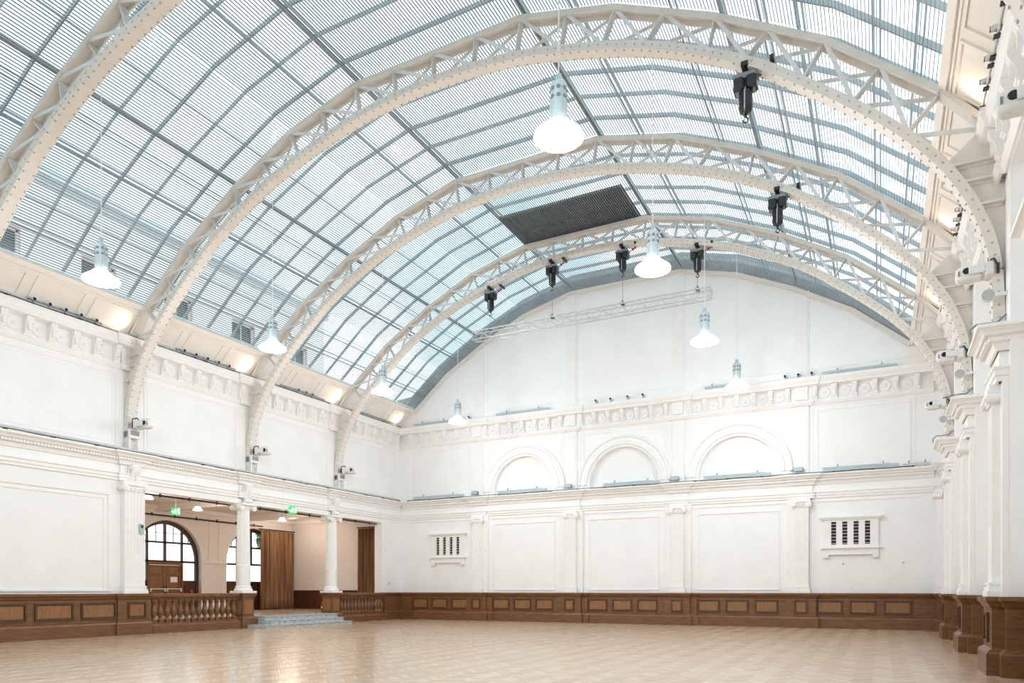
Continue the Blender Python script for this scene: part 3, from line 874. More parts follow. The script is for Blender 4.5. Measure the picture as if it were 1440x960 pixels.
hd=[(-11.72,RIBS[1],7.05,PI/2,'white moving head light at the near truss foot on the left wall'),
    (-11.72,RIBS[2],7.05,PI/2,'white moving head light at the middle truss foot on the left wall'),
    (-11.72,RIBS[3],7.05,PI/2,'white moving head light at the far truss foot on the left wall'),
    (12.0,RIBS[0],7.3,-PI/2-.0,'white moving head light at the right photo edge, largest of the right row'),
    (12.0,RIBS[1],7.3,-PI/2,'white moving head light on the right wall, second largest'),
    (12.0,RIBS[2],7.3,-PI/2,'white moving head light on the right wall, third largest'),
    (12.0,RIBS[3],7.3,-PI/2,'white moving head light on the right wall nearest the far corner')]
# left ones hang with the head turned along the wall; their lens faces the hall
for i,(x,y,z,r,l) in enumerate(hd):
    if i==0: o=h0; o.location=(-12.0,y,z); o['label']=l
    else: o=dup(h0,(12.24 if x>0 else -12.0,y-(.12 if x>0 else 0),z),0,l)
    if x>0: o.rotation_euler=(0,-.22,-PI/2-.05); o.scale=(.74,.74,.74)
    else: o.rotation_euler=(0,0,PI/2+.1); o.scale=(-.85,.85,.85)
def plate_below(wall,y,z,label,disc):
    x,yy=wp(wall,y,.0)
    t=thing('bracket_panel' if not disc else 'round_speaker',label,'speaker' if disc else 'panel',(x,yy,z),RZ[wall],'round wall speakers' if disc else 'equipment panels at the truss feet')
    if disc:
        t.rotation_euler=(0,0,0); t.location=(12.06,y,z); t.scale=(.66,.66,.66)
        m=MB(); m.box(.15,.437,-.04,.04,-.05,.05); m.build('wall_arm',M['white'],t)
        m=MB(); m.lathe([(.13,.06),(.17,.05),(.18,.02),(.18,-.05),(.16,-.07)],(0,0,0),24,axis='y'); m.build('speaker_body',M['white'],t)
        m=MB(); m.lathe([(.155,-.07),(.15,-.085)],(0,0,0),24,axis='y'); m.build('grille',M['speaker'],t)
    else:
        m=MB(); m.bbox(-.2,.2,-.36,-.24,-.1,.22,.02); m.box(-.16,.16,-.24,0,-.05,.15); m.build('control_box',M['white'],t)
        m=MB(); m.box(-.15,.15,-.375,-.36,.0,.15); m.build('cover_plate',M['grey'],t)
        m=MB(); m.box(-.19,-.13,-.32,-.26,-.56,-.1); m.box(.13,.19,-.32,-.26,-.56,-.1); m.build('stand_rail',M['white'],t)
for y,a in zip(RIBS[1:],('near','middle','far')):
    plate_below('L',y,6.70,'small grey faced box on rails under the %s left stage light'%a,False)
    plate_below('R',y-.3,6.79,'round white speaker under the right wall stage light, %s'%{'near':'nearest of three','middle':'middle of three','far':'farthest of three'}[a],True)

# ------------------------------------------------------------------ battens, spots, floods and pipes on the ledges
def batten(wall,s0,s1,off,z,label,mat='bluegrey',group=None,r=.07):
    x,y=wp(wall,(s0+s1)/2,off); L=(s1-s0)/2
    t=thing('light_batten',label,'light fitting',(x,y,z),RZ[wall],group)
    m=MB(); pr=[(r*math.cos(a),r+r*math.sin(a)) for a in [PI*k/8 for k in range(-3,12)]]
    m.plate(pr,[],lambda u,v,d:(d,u,v+.02),-L,L); m.build('trough',M[mat],t)
    m=MB(); m.tube([(-L-.05,-r*.3,2*r+.03),(L*.8,-r*.3,2*r+.03)],.016,6); m.build('conduit',M['cable'],t)
    for q in (-.6,.6):
        m=MB(); m.box(L*q-.03,L*q+.03,-r-.02,r+.02,0,.03); m.box(L*q-.02,L*q+.02,-.02,.02,2*r,2*r+.14); m.build('foot_bracket',M['grey'],t)
    return t
up=[(-11.2,-9.0,'at the far left end'),(-6.4,-3.55,'second from the left'),(3.7,5.15,'right of the third gable strip'),(8.3,10.9,'at the right end')]
for a,b,l in up: batten('E',a,b,.24,9.985,'slim grey light batten on the upper end wall cornice, %s'%l,group='battens on the upper cornice',r=.05)
lo=[(-11.3,-8.3,'under the left blank panel'),(-6.3,-3.7,'under the left niche'),(-.85,1.7,'under the middle niche'),(3.65,6.35,'under the right niche'),(8.3,10.95,'right of the niches')]
for a,b,l in lo: batten('E',a,b,.22,6.135,'grey tube light batten on the lower end wall cornice %s'%l,group='battens on the lower cornice',r=.085)
batten('E',11.1,12.0,.22,6.135,'short pale batten in the far right corner of the lower cornice','cable',r=.05)
for a,b,l in ((12.35,14.6,'nearest of four'),(17.4,20.0,'second of four'),(22.4,25.05,'third of four'),(27.2,30.6,'farthest of four')):
    batten('L',a,b,.22,9.985,'dark grey batten on the left upper cornice, %s'%l,'grey',group='battens on the left cornice',r=.08)
def make_spot():
    t=thing('spotlight','','spotlight',(0,0,0),0,'small ledge spotlights')
    m=MB(); m.box(-.05,.05,-.05,.05,0,.02); m.tube([(0,0,.02),(0,0,.10)],.012,6); m.build('stand',M['black'],t)
    m=MB(); m.lathe([(.035,-.09),(.05,-.07),(.055,.0),(.06,.08),(.055,.09)],(0,0,.14),14,axis='y'); m.build('lamp_head',M['chrome'],t)
    m=MB(); m.lathe([(.045,.0),(.045,.006)],(0,-.098,.14),12,axis='y'); m.build('lens',M['lens'],t)
    m=MB(); m.tube([(0,.05,.02),(.05,.08,.05),(.09,.04,.12),(.03,.06,.16)],.008,5); m.build('lead',M['black'],t)
    return t
sp0=make_spot(); sn=0
on=['first','second','third','fourth','fifth']
def spots(wall,lst,off,z,where):
    global sn
    for i,s in enumerate(lst):
        x,y=wp(wall,s,off); l='small spotlight %s, %s from the camera'%(where,on[i])
        if wall=='E': l='small spotlight %s, %s from the left'%(where,on[i])
        if sn==0: o=sp0; o.location=(x,y,z); o.rotation_euler=(0,0,RZ[wall]); o['label']=l
        else: o=dup(sp0,(x,y,z),RZ[wall],l)
        sn+=1
spots('L',[12.45,12.9,13.38,13.85,14.35],.33,9.985,'before the nearest left cornice batten')
spots('L',[17.6,18.1,18.6,19.1,19.6],.33,9.985,'before the second left cornice batten')
spots('L',[23.3,23.75,24.15],.33,9.985,'before the third left cornice batten')
spots('U',[11.9,12.5,13.2,13.9,14.5],.41,9.985,'on the near right cornice')
spots('U',[18.6,19.1,19.6,20.1],.41,9.985,'on the middle right cornice')
spots('E',[-1.2,-.5,.3,1.0],.28,9.985,'above the middle niche on the upper cornice')
spots('E',[6.9,7.4,7.9],.28,9.985,'above the rightmost pilaster on the cornice')
spots('E',[-8.3,-7.9],.28,9.985,'above the leftmost pilaster on the cornice')
def make_flood():
    t=thing('floodlight','','floodlight',(0,0,0),0,'small floodlights over the end wall pilasters')
    m=MB(); m.bbox(-.17,.17,-.11,.05,.12,.30,.02)
    for k in range(6): m.box(-.15+.06*k-.008,-.15+.06*k+.008,.05,.08,.13,.29)
    m.build('lamp_body',M['bluegrey'],t)
    m=MB(); m.box(-.19,-.175,-.03,.03,0,.24); m.box(.175,.19,-.03,.03,0,.24); m.box(-.19,.19,-.03,.03,0,.015); m.build('stirrup',M['grey'],t)
    return t
f0=make_flood()
for i,x in enumerate(PX):
    l='small grey floodlight above an end wall pilaster, %s of four'%ordE[i]
    if i==0: f0.location=(x-.1,YE-.25,6.135); f0['label']=l
    else: dup(f0,(x-.1,YE-.25,6.135),0,l)
def pipe(wall,s0,s1,off,z,label,r=.045,mat='cable',name='cable_pipe'):
    t=thing(name,label,'pipe',(*wp(wall,s0,off),z),0)
    a=wp(wall,s0,off); b=wp(wall,s1,off); d=Vector((b[0]-a[0],b[1]-a[1],0)); Ld=d.length; d.normalize()
    m=MB(); m.tube([(0,0,r+.03),tuple(d*Ld+Vector((0,0,r+.03)))],r,8); m.build('tube',M[mat],t)
    m=MB(); k=int(Ld/1.3)
    for i in range(k+1):
        p=d*(Ld*i/max(1,k)); m.box(p.x-.05,p.x+.05,p.y-.05,p.y+.05,0,.035)
    m.tube([tuple(d*(Ld*i/30)+Vector((0,0,.02+.012*math.sin(i*2.1)))+Vector((-d.y,d.x,0))*-.08) for i in range(31)],.012,5)
    m.build('clip',M['black'],t)
pipe('L',9.0,30.7,.28,6.135,'long pale cable pipe clipped along the left lower cornice',r=.05)
pipe('L',9.0,30.7,.31,9.985,'thin pale pipe along the edge of the left upper cornice',r=.028)
pipe('E',-11.6,11.4,.30,6.135,'thin pale pipe along the end wall lower cornice',r=.02)

for y,l in zip(RP[1:],('nearest','second','third')):
    t=thing('cable_loop','dark cable bent over the right wall cornice break, %s from the camera'%l,'cable',(11.9,y-.3,6.13),0,'cables on the right cornice')
    m=MB(); m.tube([(-.12,-.1,-.06),(-.12,-.1,.06),(-.02,-.08,.14),(.12,-.05,.15),(.3,.0,.16),(.44,.05,.3)],.018,6); m.build('cable',M['grey'],t)
    m=MB(); m.box(.05,.13,-.08,-.02,0,.14); m.build('clip',M['cable'],t)
pipe('U',11.0,30.0,.40,9.985,'thin pale pipe along the edge of the right upper cornice',r=.022)
# ------------------------------------------------------------------ ventilation grilles
def grille(cx,label):
    t=thing('ventilation_grille',label,'vent',(cx,YE,2.78),0,'end wall ventilation grilles')
    w=.98
    m=MB(); fn=lambda u,v,d:(u,-d,v)
    holes=[]
    for k in range(4):
        u=-.60+k*.40; holes.append([(u-.09,.52),(u+.09,.52),(u+.09,1.42),(u-.09,1.42)])
    m.plate([(-w,.30),(w,.30),(w,1.56),(-w,1.56)],holes,fn,.0,.10); m.build('slotted_panel',M['ornament'],t)
    m=MB(); m.box(-w-.14,w+.14,-.20,0,1.56,1.63); m.box(-w-.08,w+.08,-.15,0,1.50,1.56); m.box(-w-.1,w+.1,-.18,0,.36,.42); m.build('ledge',M['ornament'],t)
    m=MB(); m.box(-w,w,-.10,0,.12,.30); m.box(-w,-w+.2,-.14,0,0,.14); m.box(w-.2,w,-.14,0,0,.14); m.box(-w+.2,w-.2,-.12,-.1,.12,.16); m.build('apron',M['ornament'],t)
    for k in range(4):
        u=-.60+k*.40
        m=MB(); m.box(u-.09,u+.09,-.012,-.004,.52,1.42); sl=m.build('dark_slot',M['dark'],t)
        m=MB()
        for j in range(7): m.box(u-.09,u+.09,-.085,-.05,.56+j*.126,.575+j*.126)
        m.build('slot_bar',M['ornament'],sl)
grille(9.28,'white ventilation grille with four dark slots, right of the niches')
grille(-9.30,'white ventilation grille with four dark slots, near the far left corner')

# ------------------------------------------------------------------ raised gallery on the left
GX=-19.6; GF=.46; GC=5.45
mb=MB(); mb.box(GX-.5,-W+.0,14.0,YE+.4,.20,GF)
struct('floor_gallery',mb,M['parquet'],'raised oak floor of the side gallery')
mb=MB(); mb.box(GX-.5,-W-.45,14.0,YE+.4,GC,GC+.3)
for y in (22.3,27.5): mb.box(GX,-W-.45,y-.25,y+.25,GC-.28,GC)
mb.box(GX,GX+.18,14,YE,GC-.2,GC); mb.box(GX,-W-.45,YE-.48,YE-.30,GC-.2,GC)
struct('ceiling_gallery',mb,M['cream'],'cream beamed ceiling of the side gallery')
fG=lambda u,v,d:(GX-d,u,v)
WC=[22.77,28.0]
mb=MB()
holes=[]
poly=[(14.0,.2)]
for c in WC: poly+=[(c-1.85,.2),(c-1.85,2.95)]+arcpts(c,2.95,1.85,PI,0,28)[1:-1]+[(c+1.85,2.95),(c+1.85,.2)]
poly+=[(YE+.4,.2),(YE+.4,GC),(14.0,GC)]
mb.plate(poly,[],fG,0,.42)
ya=[(14.0,WC[0]-1.85),(WC[0]+1.85,WC[1]-1.85),(WC[1]+1.85,YE)]
for a,b in ya:
    mb.box(GX,GX+.05,a,b,2.84,2.92); mb.box(GX,GX+.03,a,b,2.72,2.76)
for a in (24.62+.45,26.15-.45): mb.box(GX,GX+.025,a-.04,a+.04,2.95,GC-.2)
struct('wall_gallery_back',mb,M['cream'],'cream back wall of the gallery with arched window openings')
mb=MB(); mb.box(GX,-13.28,YE-.30,YE+.1,GF,GC); struct('wall_gallery_far',mb,M['cream'],'cream far wall of the gallery')
mb=MB(); mb.box(-13.28,-W-.45,YE-.20,YE+.1,GF,GC); struct('wall_gallery_shade',mb,M['shadewall'],'narrow strip of wall beside the far curtain, its shade painted grey')
mb=MB(); mb.box(GX-.5,-W-.45,13.7,14.0,.2,GC); struct('wall_gallery_near',mb,M['cream'])
mb=MB(); mb.sweep([(0,GF),(.05,GF),(.05,1.38),(.08,1.42),(.08,1.50),(0,1.50)],[(GX,YE-.30),(-12.82,YE-.30)])
for k in range(8):
    x=GX+.2+k*.78; mb.box(x,x+.6,YE-.37,YE-.35,.66,1.28)
struct('baseboard_gallery',mb,M['darkoak'],'dark wood dado on the far wall of the gallery')

def arched_window(k,c,label,door):
    R=1.78; D=GX-.28
    t=MB(); fn=lambda u,v,d:(D-d,u,v)
    t.arcsweep([(R+.08,-.06),(R+.08,.06),(R-.10,.06),(R-.10,-.06)],c,2.95,fn,n=36)
    for sg in (-1,1): t.box(D-.06,D+.06,c+sg*(R-.10),c+sg*(R+.08),GF,2.95)
    for u in (-.93,0,.93):
        top=2.95+math.sqrt(max(0,(R-.08)**2-u*u)); w=.055 if u==0 else .045
        z0=2.86 if u==0 else GF
        t.box(D-.05,D+.05,c+u-w,c+u+w,z0,top)
    for z,w in ((2.87,.05),(3.77,.045)):
        hw=R-.05 if z<2.95 else math.sqrt((R-.05)**2-(z-2.95)**2); t.box(D-.05,D+.05,c-hw,c+hw,z-w,z+w)
    for u in (-.47,.47): t.box(D-.02,D+.02,c+u-.012,c+u+.012,3.8,2.95+math.sqrt((R-.1)**2-u*u))
    t.box(D-.02,D+.02,c-1.3,c+1.3,4.20,4.225)
    for u in (-1.3,1.3): t.box(D-.02,D+.02,c+u-.012,c+u+.012,3.8,2.95+math.sqrt((R-.1)**2-u*u))
    o=struct('window_%d'%k,t,M['windowframe'],label)
    g=MB(); g.plate([(c-R,1.94),(c+R,1.94),(c+R,2.95)]+arcpts(c,2.95,R,0,PI,28)[1:-1]+[(c-R,2.95)],[],fn,-.004,.004); g.build('glass_pane',M['glass'],o)
    for sg in (-1,1):
        a,b=sorted((c+sg*.975,c+sg*(R-.05)))
        p=MB(); p.box(D-.05,D+.03,a,b,GF,1.90); p.box(D-.07,D+.08,a,b,1.90,1.97); p.box(D+.03,D+.05,a+.1,b-.1,.7,1.75); p.build('sill_panel',M['darkoak'],o)
    if not door:
        p=MB(); p.box(D-.05,D+.03,c-.9,c+.9,GF,1.90); p.box(D-.07,D+.08,c-.9,c+.9,1.90,1.97); p.build('sill_panel',M['darkoak'],o)
    return o
arched_window(1,WC[0],'tall arched window over the oak double door',True)
arched_window(2,WC[1],'arched window half hidden by column and curtain',False)
# the double door
D=GX-.28; c=WC[0]
m=MB(); m.box(D-.07,D+.09,c-.93,c+.93,2.70,2.83); m.box(D-.07,D+.09,c-.95,c-.86,GF,2.70); m.box(D-.07,D+.09,c+.86,c+.95,GF,2.70)
d1=struct('door_1',m,M['dooroak'],'oak double door with push bars under the arched window')
for sg in (-1,1):
    a,b=sorted((c+sg*.012,c+sg*.855))
    m=MB(); fnD=lambda u,v,d:(D+.04-d,u,v)
    m.plate([(a,GF+.01),(b,GF+.01),(b,2.69),(a,2.69)],[[(a+.1,.62),(b-.1,.62),(b-.1,1.30),(a+.1,1.30)],[(a+.1,1.42),(b-.1,1.42),(b-.1,2.18),(a+.1,2.18)],[(a+.1,2.30),(b-.1,2.30),(b-.1,2.60),(a+.1,2.60)]],fnD,0,.05)
    lf=m.build('door_leaf',M['dooroak'],d1)
    m=MB(); m.box(D-.01,D+.008,a+.08,b-.08,.6,2.62); m.build('door_panel',M['oakpanel'],lf)
    m=MB(); m.tube([(D+.13,a+.05,1.56),(D+.13,b-.05,1.56)],.022,8); m.box(D+.03,D+.14,a+.02,a+.07,1.44,1.60); m.box(D+.03,D+.14,b-.07,b-.02,1.44,1.60); m.build('push_bar',M['paper'],lf)
    m=MB(); m.box(D+.04,D+.055,a+.1,b-.1,1.20,1.36)
    m.build('kick_plate',M['grey'],lf)
m=MB(); m.box(D+.05,D+.10,c-.05,c+.05,1.45,1.70); m.box(D+.05,D+.07,c-.03,c+.03,.6,1.4); m.build('door_bolt',M['black'],d1)
m=MB(); m.box(D+.042,D+.046,23.05,23.42,1.88,2.14)
tag(m.build('notice',M['paper']),'white paper notice on the right leaf of the oak door','notice')
# text lines on the notice stay unread marks too small to make out

# balustrades
def baluster_mesh():
    m=MB(); m.box(-.10,.10,-.10,.10,0,.07)
    m.lathe([(.08,.07),(.088,.10),(.06,.13),(.05,.16),(.092,.25),(.112,.33),(.10,.43),(.072,.52),(.062,.60),(.066,.66),(.09,.69),(.075,.73),(.09,.76)],n=14)
    m.box(-.11,.11,-.11,.11,.76,.83); return m
bm_=None
def balustrade(y0,y1,n,label):
    global bm_
    X=-W+.10
    t=thing('balustrade',label,'balustrade',(X,(y0+y1)/2,0),0,'oak gallery balustrades')
    L=(y1-y0)/2
    m=MB(); m.sweep([(-.24,0),(.24,0),(.24,.26),(.21,.30),(.17,.33),(.17,.36),(-.2,.36)],[(0,-L),(0,L)]); m.build('plinth',M['oak'],t)
    m=MB(); m.sweep([(-.16,1.19),(.12,1.19),(.15,1.23),(.19,1.28),(.19,1.36),(.16,1.385),(-.16,1.385)],[(0,-L),(0,L)]); m.build('handrail',M['oak'],t)
    for k in range(n):
        if bm_ is None: o=baluster_mesh().build('baluster',M['oak']); bm_=o
        else: o=bm_.copy(); C.objects.link(o)
        o.parent=t; o.location=(0,-L+.18+(2*L-.36)*k/(n-1),.36)
    return t
balustrade(16.40,20.24,14,'dark oak balustrade in front of the arched window')
balustrade(26.20,29.62,13,'dark oak balustrade right of the marble steps')
def pedestal(y,label):
    X=-W+.03
    t=thing('column_pedestal',label,'pedestal',(X,y,0),0,'oak column pedestals')
    m=MB()
    h=.38
    prof=[(0,0),(.12,0),(.12,.38),(.08,.44),(.04,.47),(.02,.47),(.02,1.18),(.05,1.22),(.09,1.29),(.12,1.32),(.12,1.385),(0,1.385)]
    path=[(-h+.12,-h+.12),(h-.12,-h+.12),(h-.12,h-.12),(-h+.12,h-.12)]
    cl=path+[path[0]]
    m.sweep(prof,[(-.26,0),(-.26,-.26),(.26,-.26),(.26,.26),(-.26,.26),(-.26,0)][0:0] or [(.26,.0),(.26,-.26),(-.26,-.26),(-.26,.26),(.26,.26),(.26,.0)][::-1],cap=False)
    m.box(-.3,.3,-.3,.3,1.30,1.38); m.build('pedestal_body',M['oak'],t)
    for nx,ny in ((1,0),(0,1),(0,-1)):
        m=MB()
        if nx: m.box(.27,.295,-.2,.2,.56,1.10)
        else: m.box(-.2,.2,*sorted((ny*.27,ny*.295)),.56,1.10)
        m.build('raised_panel',M['oakpanel'],t)
pedestal(20.62,'oak pedestal under the column left of the marble steps')
pedestal(25.78,'oak pedestal under the column right of the marble steps')
t=thing('marble_steps','three grey marble steps up to the raised gallery','steps',(-11.4,23.2,0))
for i,(xf,z0,z1,a,b) in enumerate(((-10.88,0,.14,20.35,25.55),(-11.23,.14,.30,21.05,25.35),(-11.58,.30,.46,21.05,25.35))):
    m=MB(); lo_=20.45 if i==0 else a; 
    if i==0: m.box(-12.32,-11.9,21.05,25.35,0,.14); m.box(-11.9,xf,20.45,25.5,0,.11); m.box(-11.9,xf+.03,20.45,25.53,.11,.14)
    else: m.box(-12.32,xf,a,b,z0,z1-.03); m.box(-12.32,xf+.03,a,b,z1-.03,z1)
    m.build('step',M['marble'],t,world=True)

# curtains
def curtain(axis,s0,s1,pos,z0,z1,label,folds):
    n=folds*10; t=thing('curtain',label,'curtain',((pos,(s0+s1)/2,z0) if axis=='y' else ((s0+s1)/2,pos,z0)))
    m=MB(); vs=[];fs=[]; rows=9
    ph=[random.uniform(-.6,.6) for _ in range(folds+2)]; am=[random.uniform(.6,1.2) for _ in range(folds+2)]
    for th in (0,.012):
        for r in range(rows):
            z=z0+(z1-z0)*r/(rows-1); flare=1.0-.25*(r/(rows-1))
            for i in range(n+1):
                u=i/n; k=int(u*folds); s=s0+(s1-s0)*u
                d=.12*am[k]*flare*math.sin(2*PI*u*folds+ph[k]*.4)+.02*math.sin(u*31+r*.3)
                p=(pos+d+th,s,z) if axis=='y' else (s,pos-d-th,z)
                vs.append(p)
    A=n+1
    for th in (0,1):
        o=th*rows*A
        for r in range(rows-1):
            for i in range(n): fs.append((o+r*A+i,o+r*A+i+1,o+(r+1)*A+i+1,o+(r+1)*A+i))
    o=rows*A
    for i in range(n): fs.append((i,i+1,o+i+1,o+i)); fs.append(((rows-1)*A+i,(rows-1)*A+i+1,o+(rows-1)*A+i+1,o+(rows-1)*A+i))
    for r in range(rows-1): fs.append((r*A,(r+1)*A,o+(r+1)*A,o+r*A)); fs.append((r*A+n,(r+1)*A+n,o+(r+1)*A+n,o+r*A+n))
    m.quadmesh(vs,fs,True); m.build('drape',M['curtain'],t,world=True)
    m=MB()
    a=(pos,s0-.1,z1+.05) if axis=='y' else (s0-.1,pos,z1+.05); b=(pos,s1+.1,z1+.05) if axis=='y' else (s1+.1,pos,z1+.05)
    m.bar(a,b,.05,.06); m.build('track',M['black'],t,world=True)
curtain('y',28.1,30.55,GX+.32,.50,4.74,'wide brown velvet curtain at the back corner of the gallery',7)
curtain('x',-14.62,-13.34,YE-.62,.50,4.80,'narrow brown velvet curtain at the far end of the gallery',6)

# rails
def rail(p,q,r,label,name='curtain_rail',clips=6,dz=.0):
    t=thing(name,label,'rail',p); d=Vector(q)-Vector(p)
    m=MB(); m.tube([(0,0,0),tuple(d)],r,8); m.build('bar',M['black'],t)
    m=MB()
    for k in range(clips):
        c=d*((k+.5)/clips); m.box(c.x-.03,c.x+.03,c.y-.02,c.y+.02,c.z-.06,c.z+dz)
    m.tube([tuple(d*(.5/clips)+Vector((0,0,.03))),tuple(d*(1-.5/clips)+Vector((0,0,.03)))],.012,5)
    m.build('hanger',M['black'],t)
rail((GX+.40,18.6,4.98),(GX+.40,28.2,4.92),.035,'long black curtain rail along the gallery back wall',clips=8,dz=.10)
for a,b,l in ((16.5,20.2,'first opening'),(21.05,25.4,'opening over the steps'),(26.2,29.5,'last opening')):
    rail((-12.62,a,4.88),(-12.62,b,4.88),.03,'black rod under the beam of the %s of the colonnade'%l,'black_rod',3,dz=.07)

# gallery lamps, exit signs, extinguishers, small wall things
def make_glamp():
    t=thing('gallery_lamp','','lamp',(0,0,0),0,'small white pendants in the gallery')
    m=MB(); m.tube([(0,0,.3),(0,0,.62)],.012,6); m.build('stem',M['white'],t)
    m=MB(); m.lathe([(.03,.32),(.09,.30),(.10,.14)],n=18); m.build('housing',M['white'],t)
    m=MB(); m.lathe([(.10,.15),(.13,.10),(.17,.04),(.20,.0),(.0,-.01)],n=20); m.build('glass_shade',M['bowlglow'],t)
    return t
gl=make_glamp()
gl.location=(-15.0,20.65,4.83); gl['label']='small white pendant left of the first column, in the gallery'
dup(gl,(-15.0,25.4,4.80),0,'small white pendant above the brown curtain, in the gallery')
dup(gl,(-13.4,17.2,4.83),0,'small white pendant partly hidden by the near pilaster')
def exit_sign(loc,label):
    t=thing('exit_sign',label,'sign',loc,0,'green exit signs')
    ang=math.atan2(10.36-loc[0],-(0-loc[1])); t.rotation_euler=(0,0,ang*.8)
    m=MB(); m.bbox(-.17,.17,-.03,.03,-.14,.16,.008); m.build('sign_box',M['exit'],t)
    m=MB(); m.tube([(0,0,.16),(0,0,GC-loc[2])] if loc[0]<-13 else [(0,0,.15),(0,0,.21),(-.10,.18,.21)],.012,6); m.build('hanger',M['white'],t)
    m=MB(); y=-.036
    m.lathe([(.022,0),(.022,.006)],(.00,y,.10),10,axis='y')
    def b(p,q,w): m.bar((p[0],y+.003,p[1]),(q[0],y+.003,q[1]),w,.006,up=(0,1,0))
    b((0,.08),(-.02,0),.04); b((-.02,0),(.03,-.05),.026); b((.03,-.05),(.02,-.10),.024); b((-.02,0),(-.06,-.07),.026); b((-.06,-.07),(-.10,-.06),.022)
    b((0,.07),(.05,.03),.02); b((.05,.03),(.08,.05),.018); b((0,.07),(-.05,.05),.02); b((-.05,.05),(-.06,.0),.018)
    b((-.15,.0),(-.09,.0),.022); b((-.13,.03),(-.155,0),.018); b((-.13,-.03),(-.155,0),.018)
    b((.10,-.11),(.10,.12),.014); b((.10,.12),(.15,.12),.014); b((.15,.12),(.15,-.11),.014)
    m.build('running_figure',M['exitwhite'],t)
exit_sign((-16.0,20.37,4.80),'green exit sign with running figure, in front of the arched window')
exit_sign((-12.15,23.16,4.93),'green exit sign with running figure, over the marble steps')
def extinguisher(loc,label,s=1):
    t=thing('fire_extinguisher',label,'extinguisher',loc)
    m=MB(); m.lathe([(.0,0),(.085,0),(.09,.02),(.09,.42),(.07,.49),(.03,.53)],n=18); m.build('cylinder',M['red'],t)
    m=MB(); m.lathe([(.03,.53),(.03,.58)],n=10); m.box(-.02,.12,-.015,.015,.58,.60); m.tube([(.03,0,.56),(.1,.03,.5),(.11,.03,.3)],.012,6); m.build('valve',M['black'],t)
    m=MB(); m.lathe([(.091,.2),(.091,.27)],n=18); m.build('label_band',M['paper'],t)
extinguisher((-13.3,26.32,GF),'red fire extinguisher on the gallery floor behind the right column pedestal')
extinguisher((GX+.02,24.02,1.02),'red fire extinguisher hung on the panel right of the oak door')
m=MB(); m.box(GX-.30+.05,GX-.07,23.95,24.1,.98,1.02)
tag(m.build('wall_shelf',M['grey']),'small grey bracket under the extinguisher by the oak door','bracket')
x,y=wp('L',16.02,.225)
t=thing('wall_sensor','small grey sensor box on the near pilaster of the colonnade','sensor',(x,y,3.42),RZ['L'])
m=MB(); m.bbox(-.07,.07,-.06,.0,0,.34,.012); m.build('case',M['bluegrey'],t)
m=MB(); m.box(-.04,.04,-.065,-.06,.2,.3); m.build('sensor_window',M['black'],t)
x,y=wp('L',30.2,0)
t=thing('wall_socket','small pale wall socket in the far left corner','socket',(x,y,1.80),RZ['L'])
m=MB(); m.bbox(-.09,.09,-.03,0,0,.12,.01); m.build('cover_plate',M['cable'],t)
m=MB(); m.box(-.06,-.02,-.034,-.03,.04,.08); m.box(.02,.06,-.034,-.03,.04,.08); m.build('switch',M['white'],t)
for xx,l in ((9.02,'small dark wall fixing under the left half of the right grille'),(11.1,'small dark wall fixing right of the right grille')):
    t=thing('wall_fixing',l,'fixing',(xx,YE,2.55),0,'wall fixings below the right grille')
    m=MB(); m.lathe([(.035,-.02),(.03,-.035),(.012,-.04)],(0,0,0),12,axis='y'); m.build('disc',M['bluegrey'],t)
    m=MB(); m.lathe([(.04,0),(.04,-.02)],(0,0,0),12,axis='y'); m.build('back_plate',M['cable'],t)

# ------------------------------------------------------------------ outside
mb=MB(); mb.box(-60,GX-.95,-10,70,-.6,-.25); struct('ground',mb,M['street'],'grey street outside the gallery windows')
t=thing('brick_building','pink brick upper storey seen through the left roof glass','building',(-19.0,21.0,5.76))
m=MB()
holesb=[]
for k in range(6):
    yc=10.5+k*3.6; holesb.append([(yc-.7,12.0),(yc+.7,12.0),(yc+.7,14.4),(yc-.7,14.4)])
m.plate([(7.5,5.76),(30.5,5.76),(30.5,16.6),(7.5,16.6)],holesb,lambda u,v,d:(-17.0-d,u,v),0,.4)
m.build('wall',M['brick'],t,world=True)
m=MB(); m.box(-21,-17.5,7.5,30.5,5.76,11.4); m.box(-21,-18.4,7.5,30.5,11.4,16.4); m.build('rear_block',M['brick'],t,world=True)
for k in range(6):
    yc=10.5+k*3.6
    m=MB(); m.box(-17.28,-17.16,yc-.7,yc-.62,12,14.4); m.box(-17.28,-17.16,yc+.62,yc+.7,12,14.4); m.box(-17.28,-17.16,yc-.7,yc+.7,14.3,14.4); m.box(-17.28,-17.16,yc-.7,yc+.7,13.2,13.28); m.box(-17.25,-17.18,yc-.02,yc+.02,12,14.4); m.box(-17.35,-16.85,yc-.8,yc+.8,11.86,12.0)
    fr=m.build('window',M['white'],t,world=True)
    m=MB(); m.box(-17.235,-17.225,yc-.62,yc+.62,12,14.3); gg=m.build('pane',M['lens'],fr); gg.location=-Vector(t.location)
m=MB(); m.box(-21.2,-16.7,7.3,30.7,16.6,16.85); m.box(-21.2,-16.85,7.3,30.7,16.4,16.6); m.build('coping',M['cable'],t,world=True)
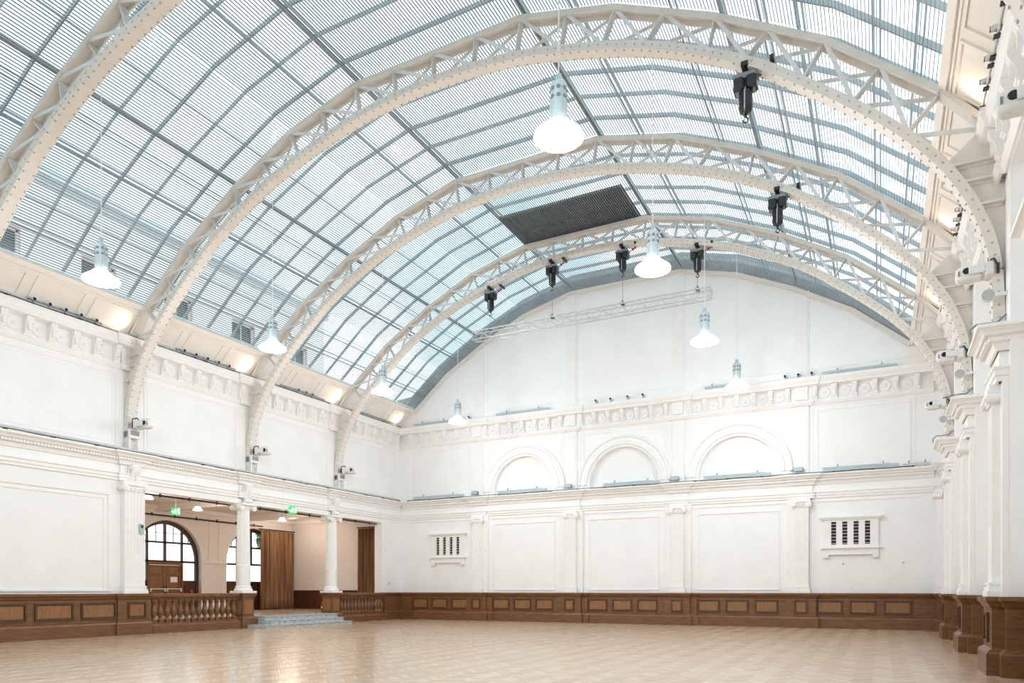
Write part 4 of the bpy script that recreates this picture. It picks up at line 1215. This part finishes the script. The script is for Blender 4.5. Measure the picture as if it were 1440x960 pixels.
def tree(x,y,h,r,label):
    t=thing('tree',label,'tree',(x,y,-.25))
    m=MB(); m.tube([(0,0,0),(.05,.05,h*.4),(0,.1,h*.7)],.14,8); m.build('trunk',M['bark'],t)
    m=MB()
    for k in range(900):
        a=random.uniform(0,2*PI); b=math.acos(random.uniform(-1,1)); q=r*random.uniform(.45,1)**.5
        p=Vector((q*math.sin(b)*math.cos(a),q*math.sin(b)*math.sin(a),h*.75+q*.9*math.cos(b)))
        u=Vector((random.gauss(0,1),random.gauss(0,1),random.gauss(0,1))).normalized(); w=u.orthogonal().normalized()*.09; u=u*.16
        m.quadmesh([p-u,p+w,p+u,p-w],[(0,1,2,3)])
    m.build('foliage',M['leaf'],t,kind='stuff')
tree(-25.5,35.3,6.9,1.25,'green leafy tree outside the arched window behind the curtain')

# ------------------------------------------------------------------ light
w=bpy.data.worlds.new('sky'); bpy.context.scene.world=w; w.use_nodes=True; nt=w.node_tree
bg=nt.nodes['Background']
tc=N(nt,'ShaderNodeTexCoord'); no=N(nt,'ShaderNodeTexNoise'); no.inputs['Scale'].default_value=4; no.inputs['Detail'].default_value=7
cr=N(nt,'ShaderNodeValToRGB'); e=cr.color_ramp.elements
e[0].position=.40; e[0].color=(.56,.72,.79,1); e[1].position=.56; e[1].color=(1,1,1,1)
nt.links.new(tc.outputs['Generated'],no.inputs['Vector']); nt.links.new(no.outputs['Fac'],cr.inputs[0]); nt.links.new(cr.outputs[0],bg.inputs['Color'])
bg.inputs['Strength'].default_value=1.75

def cove_lamp(sgn,y):
    l=bpy.data.lights.new('cove_uplight','SPOT'); l.energy=14; l.color=(1,.80,.58); l.spot_size=2.2; l.spot_blend=.8; l.shadow_soft_size=.06
    o=bpy.data.objects.new('cove_uplight',l); C.objects.link(o); o.location=(sgn*11.80,y,10.10)
    d=Vector((sgn*.25,-.9 if True else 0,.75)).normalized(); o.rotation_euler=d.to_track_quat('-Z','Y').to_euler()
for y in RIBS+[30.9]:
    for sg in (-1,1): cove_lamp(sg,y-.32)
for (x,y,z) in ((-15.0,20.65,4.78),(-15.0,25.4,4.75),(-13.4,17.2,4.78),(-17.6,28.8,4.9)):
    l=bpy.data.lights.new('gallery_light','POINT'); l.energy=46; l.color=(1,.87,.74); l.shadow_soft_size=.15
    o=bpy.data.objects.new('gallery_light',l); C.objects.link(o); o.location=(x,y,z-.1)

for X in (-5.70,5.82):
    for y in (10.44,15.7,20.98,26.18):
        l=bpy.data.lights.new('pendant_light','POINT'); l.energy=215; l.color=(.96,.985,1); l.shadow_soft_size=.3
        o=bpy.data.objects.new('pendant_light',l); C.objects.link(o); o.location=(X,y,8.22)
# ------------------------------------------------------------------ camera, view
cam=bpy.data.cameras.new('camera'); co=bpy.data.objects.new('camera',cam); C.objects.link(co)
cam.sensor_width=36; cam.lens=1010.2/1440*36; cam.shift_y=(829.65-480)/1440; cam.clip_end=300
co.location=(10.36,0,1.5); co.rotation_euler=(PI/2,0,.475)
sc=bpy.context.scene; sc.camera=co
sc.view_settings.view_transform='Standard'; sc.view_settings.look='None'; sc.view_settings.gamma=1; sc.view_settings.use_curve_mapping=False
sc.view_settings.exposure=0.54
cy=sc.cycles
cy.use_denoising=True; cy.max_bounces=10; cy.diffuse_bounces=6; cy.transparent_max_bounces=16; cy.caustics_reflective=False; cy.caustics_refractive=False
cy.sample_clamp_indirect=6
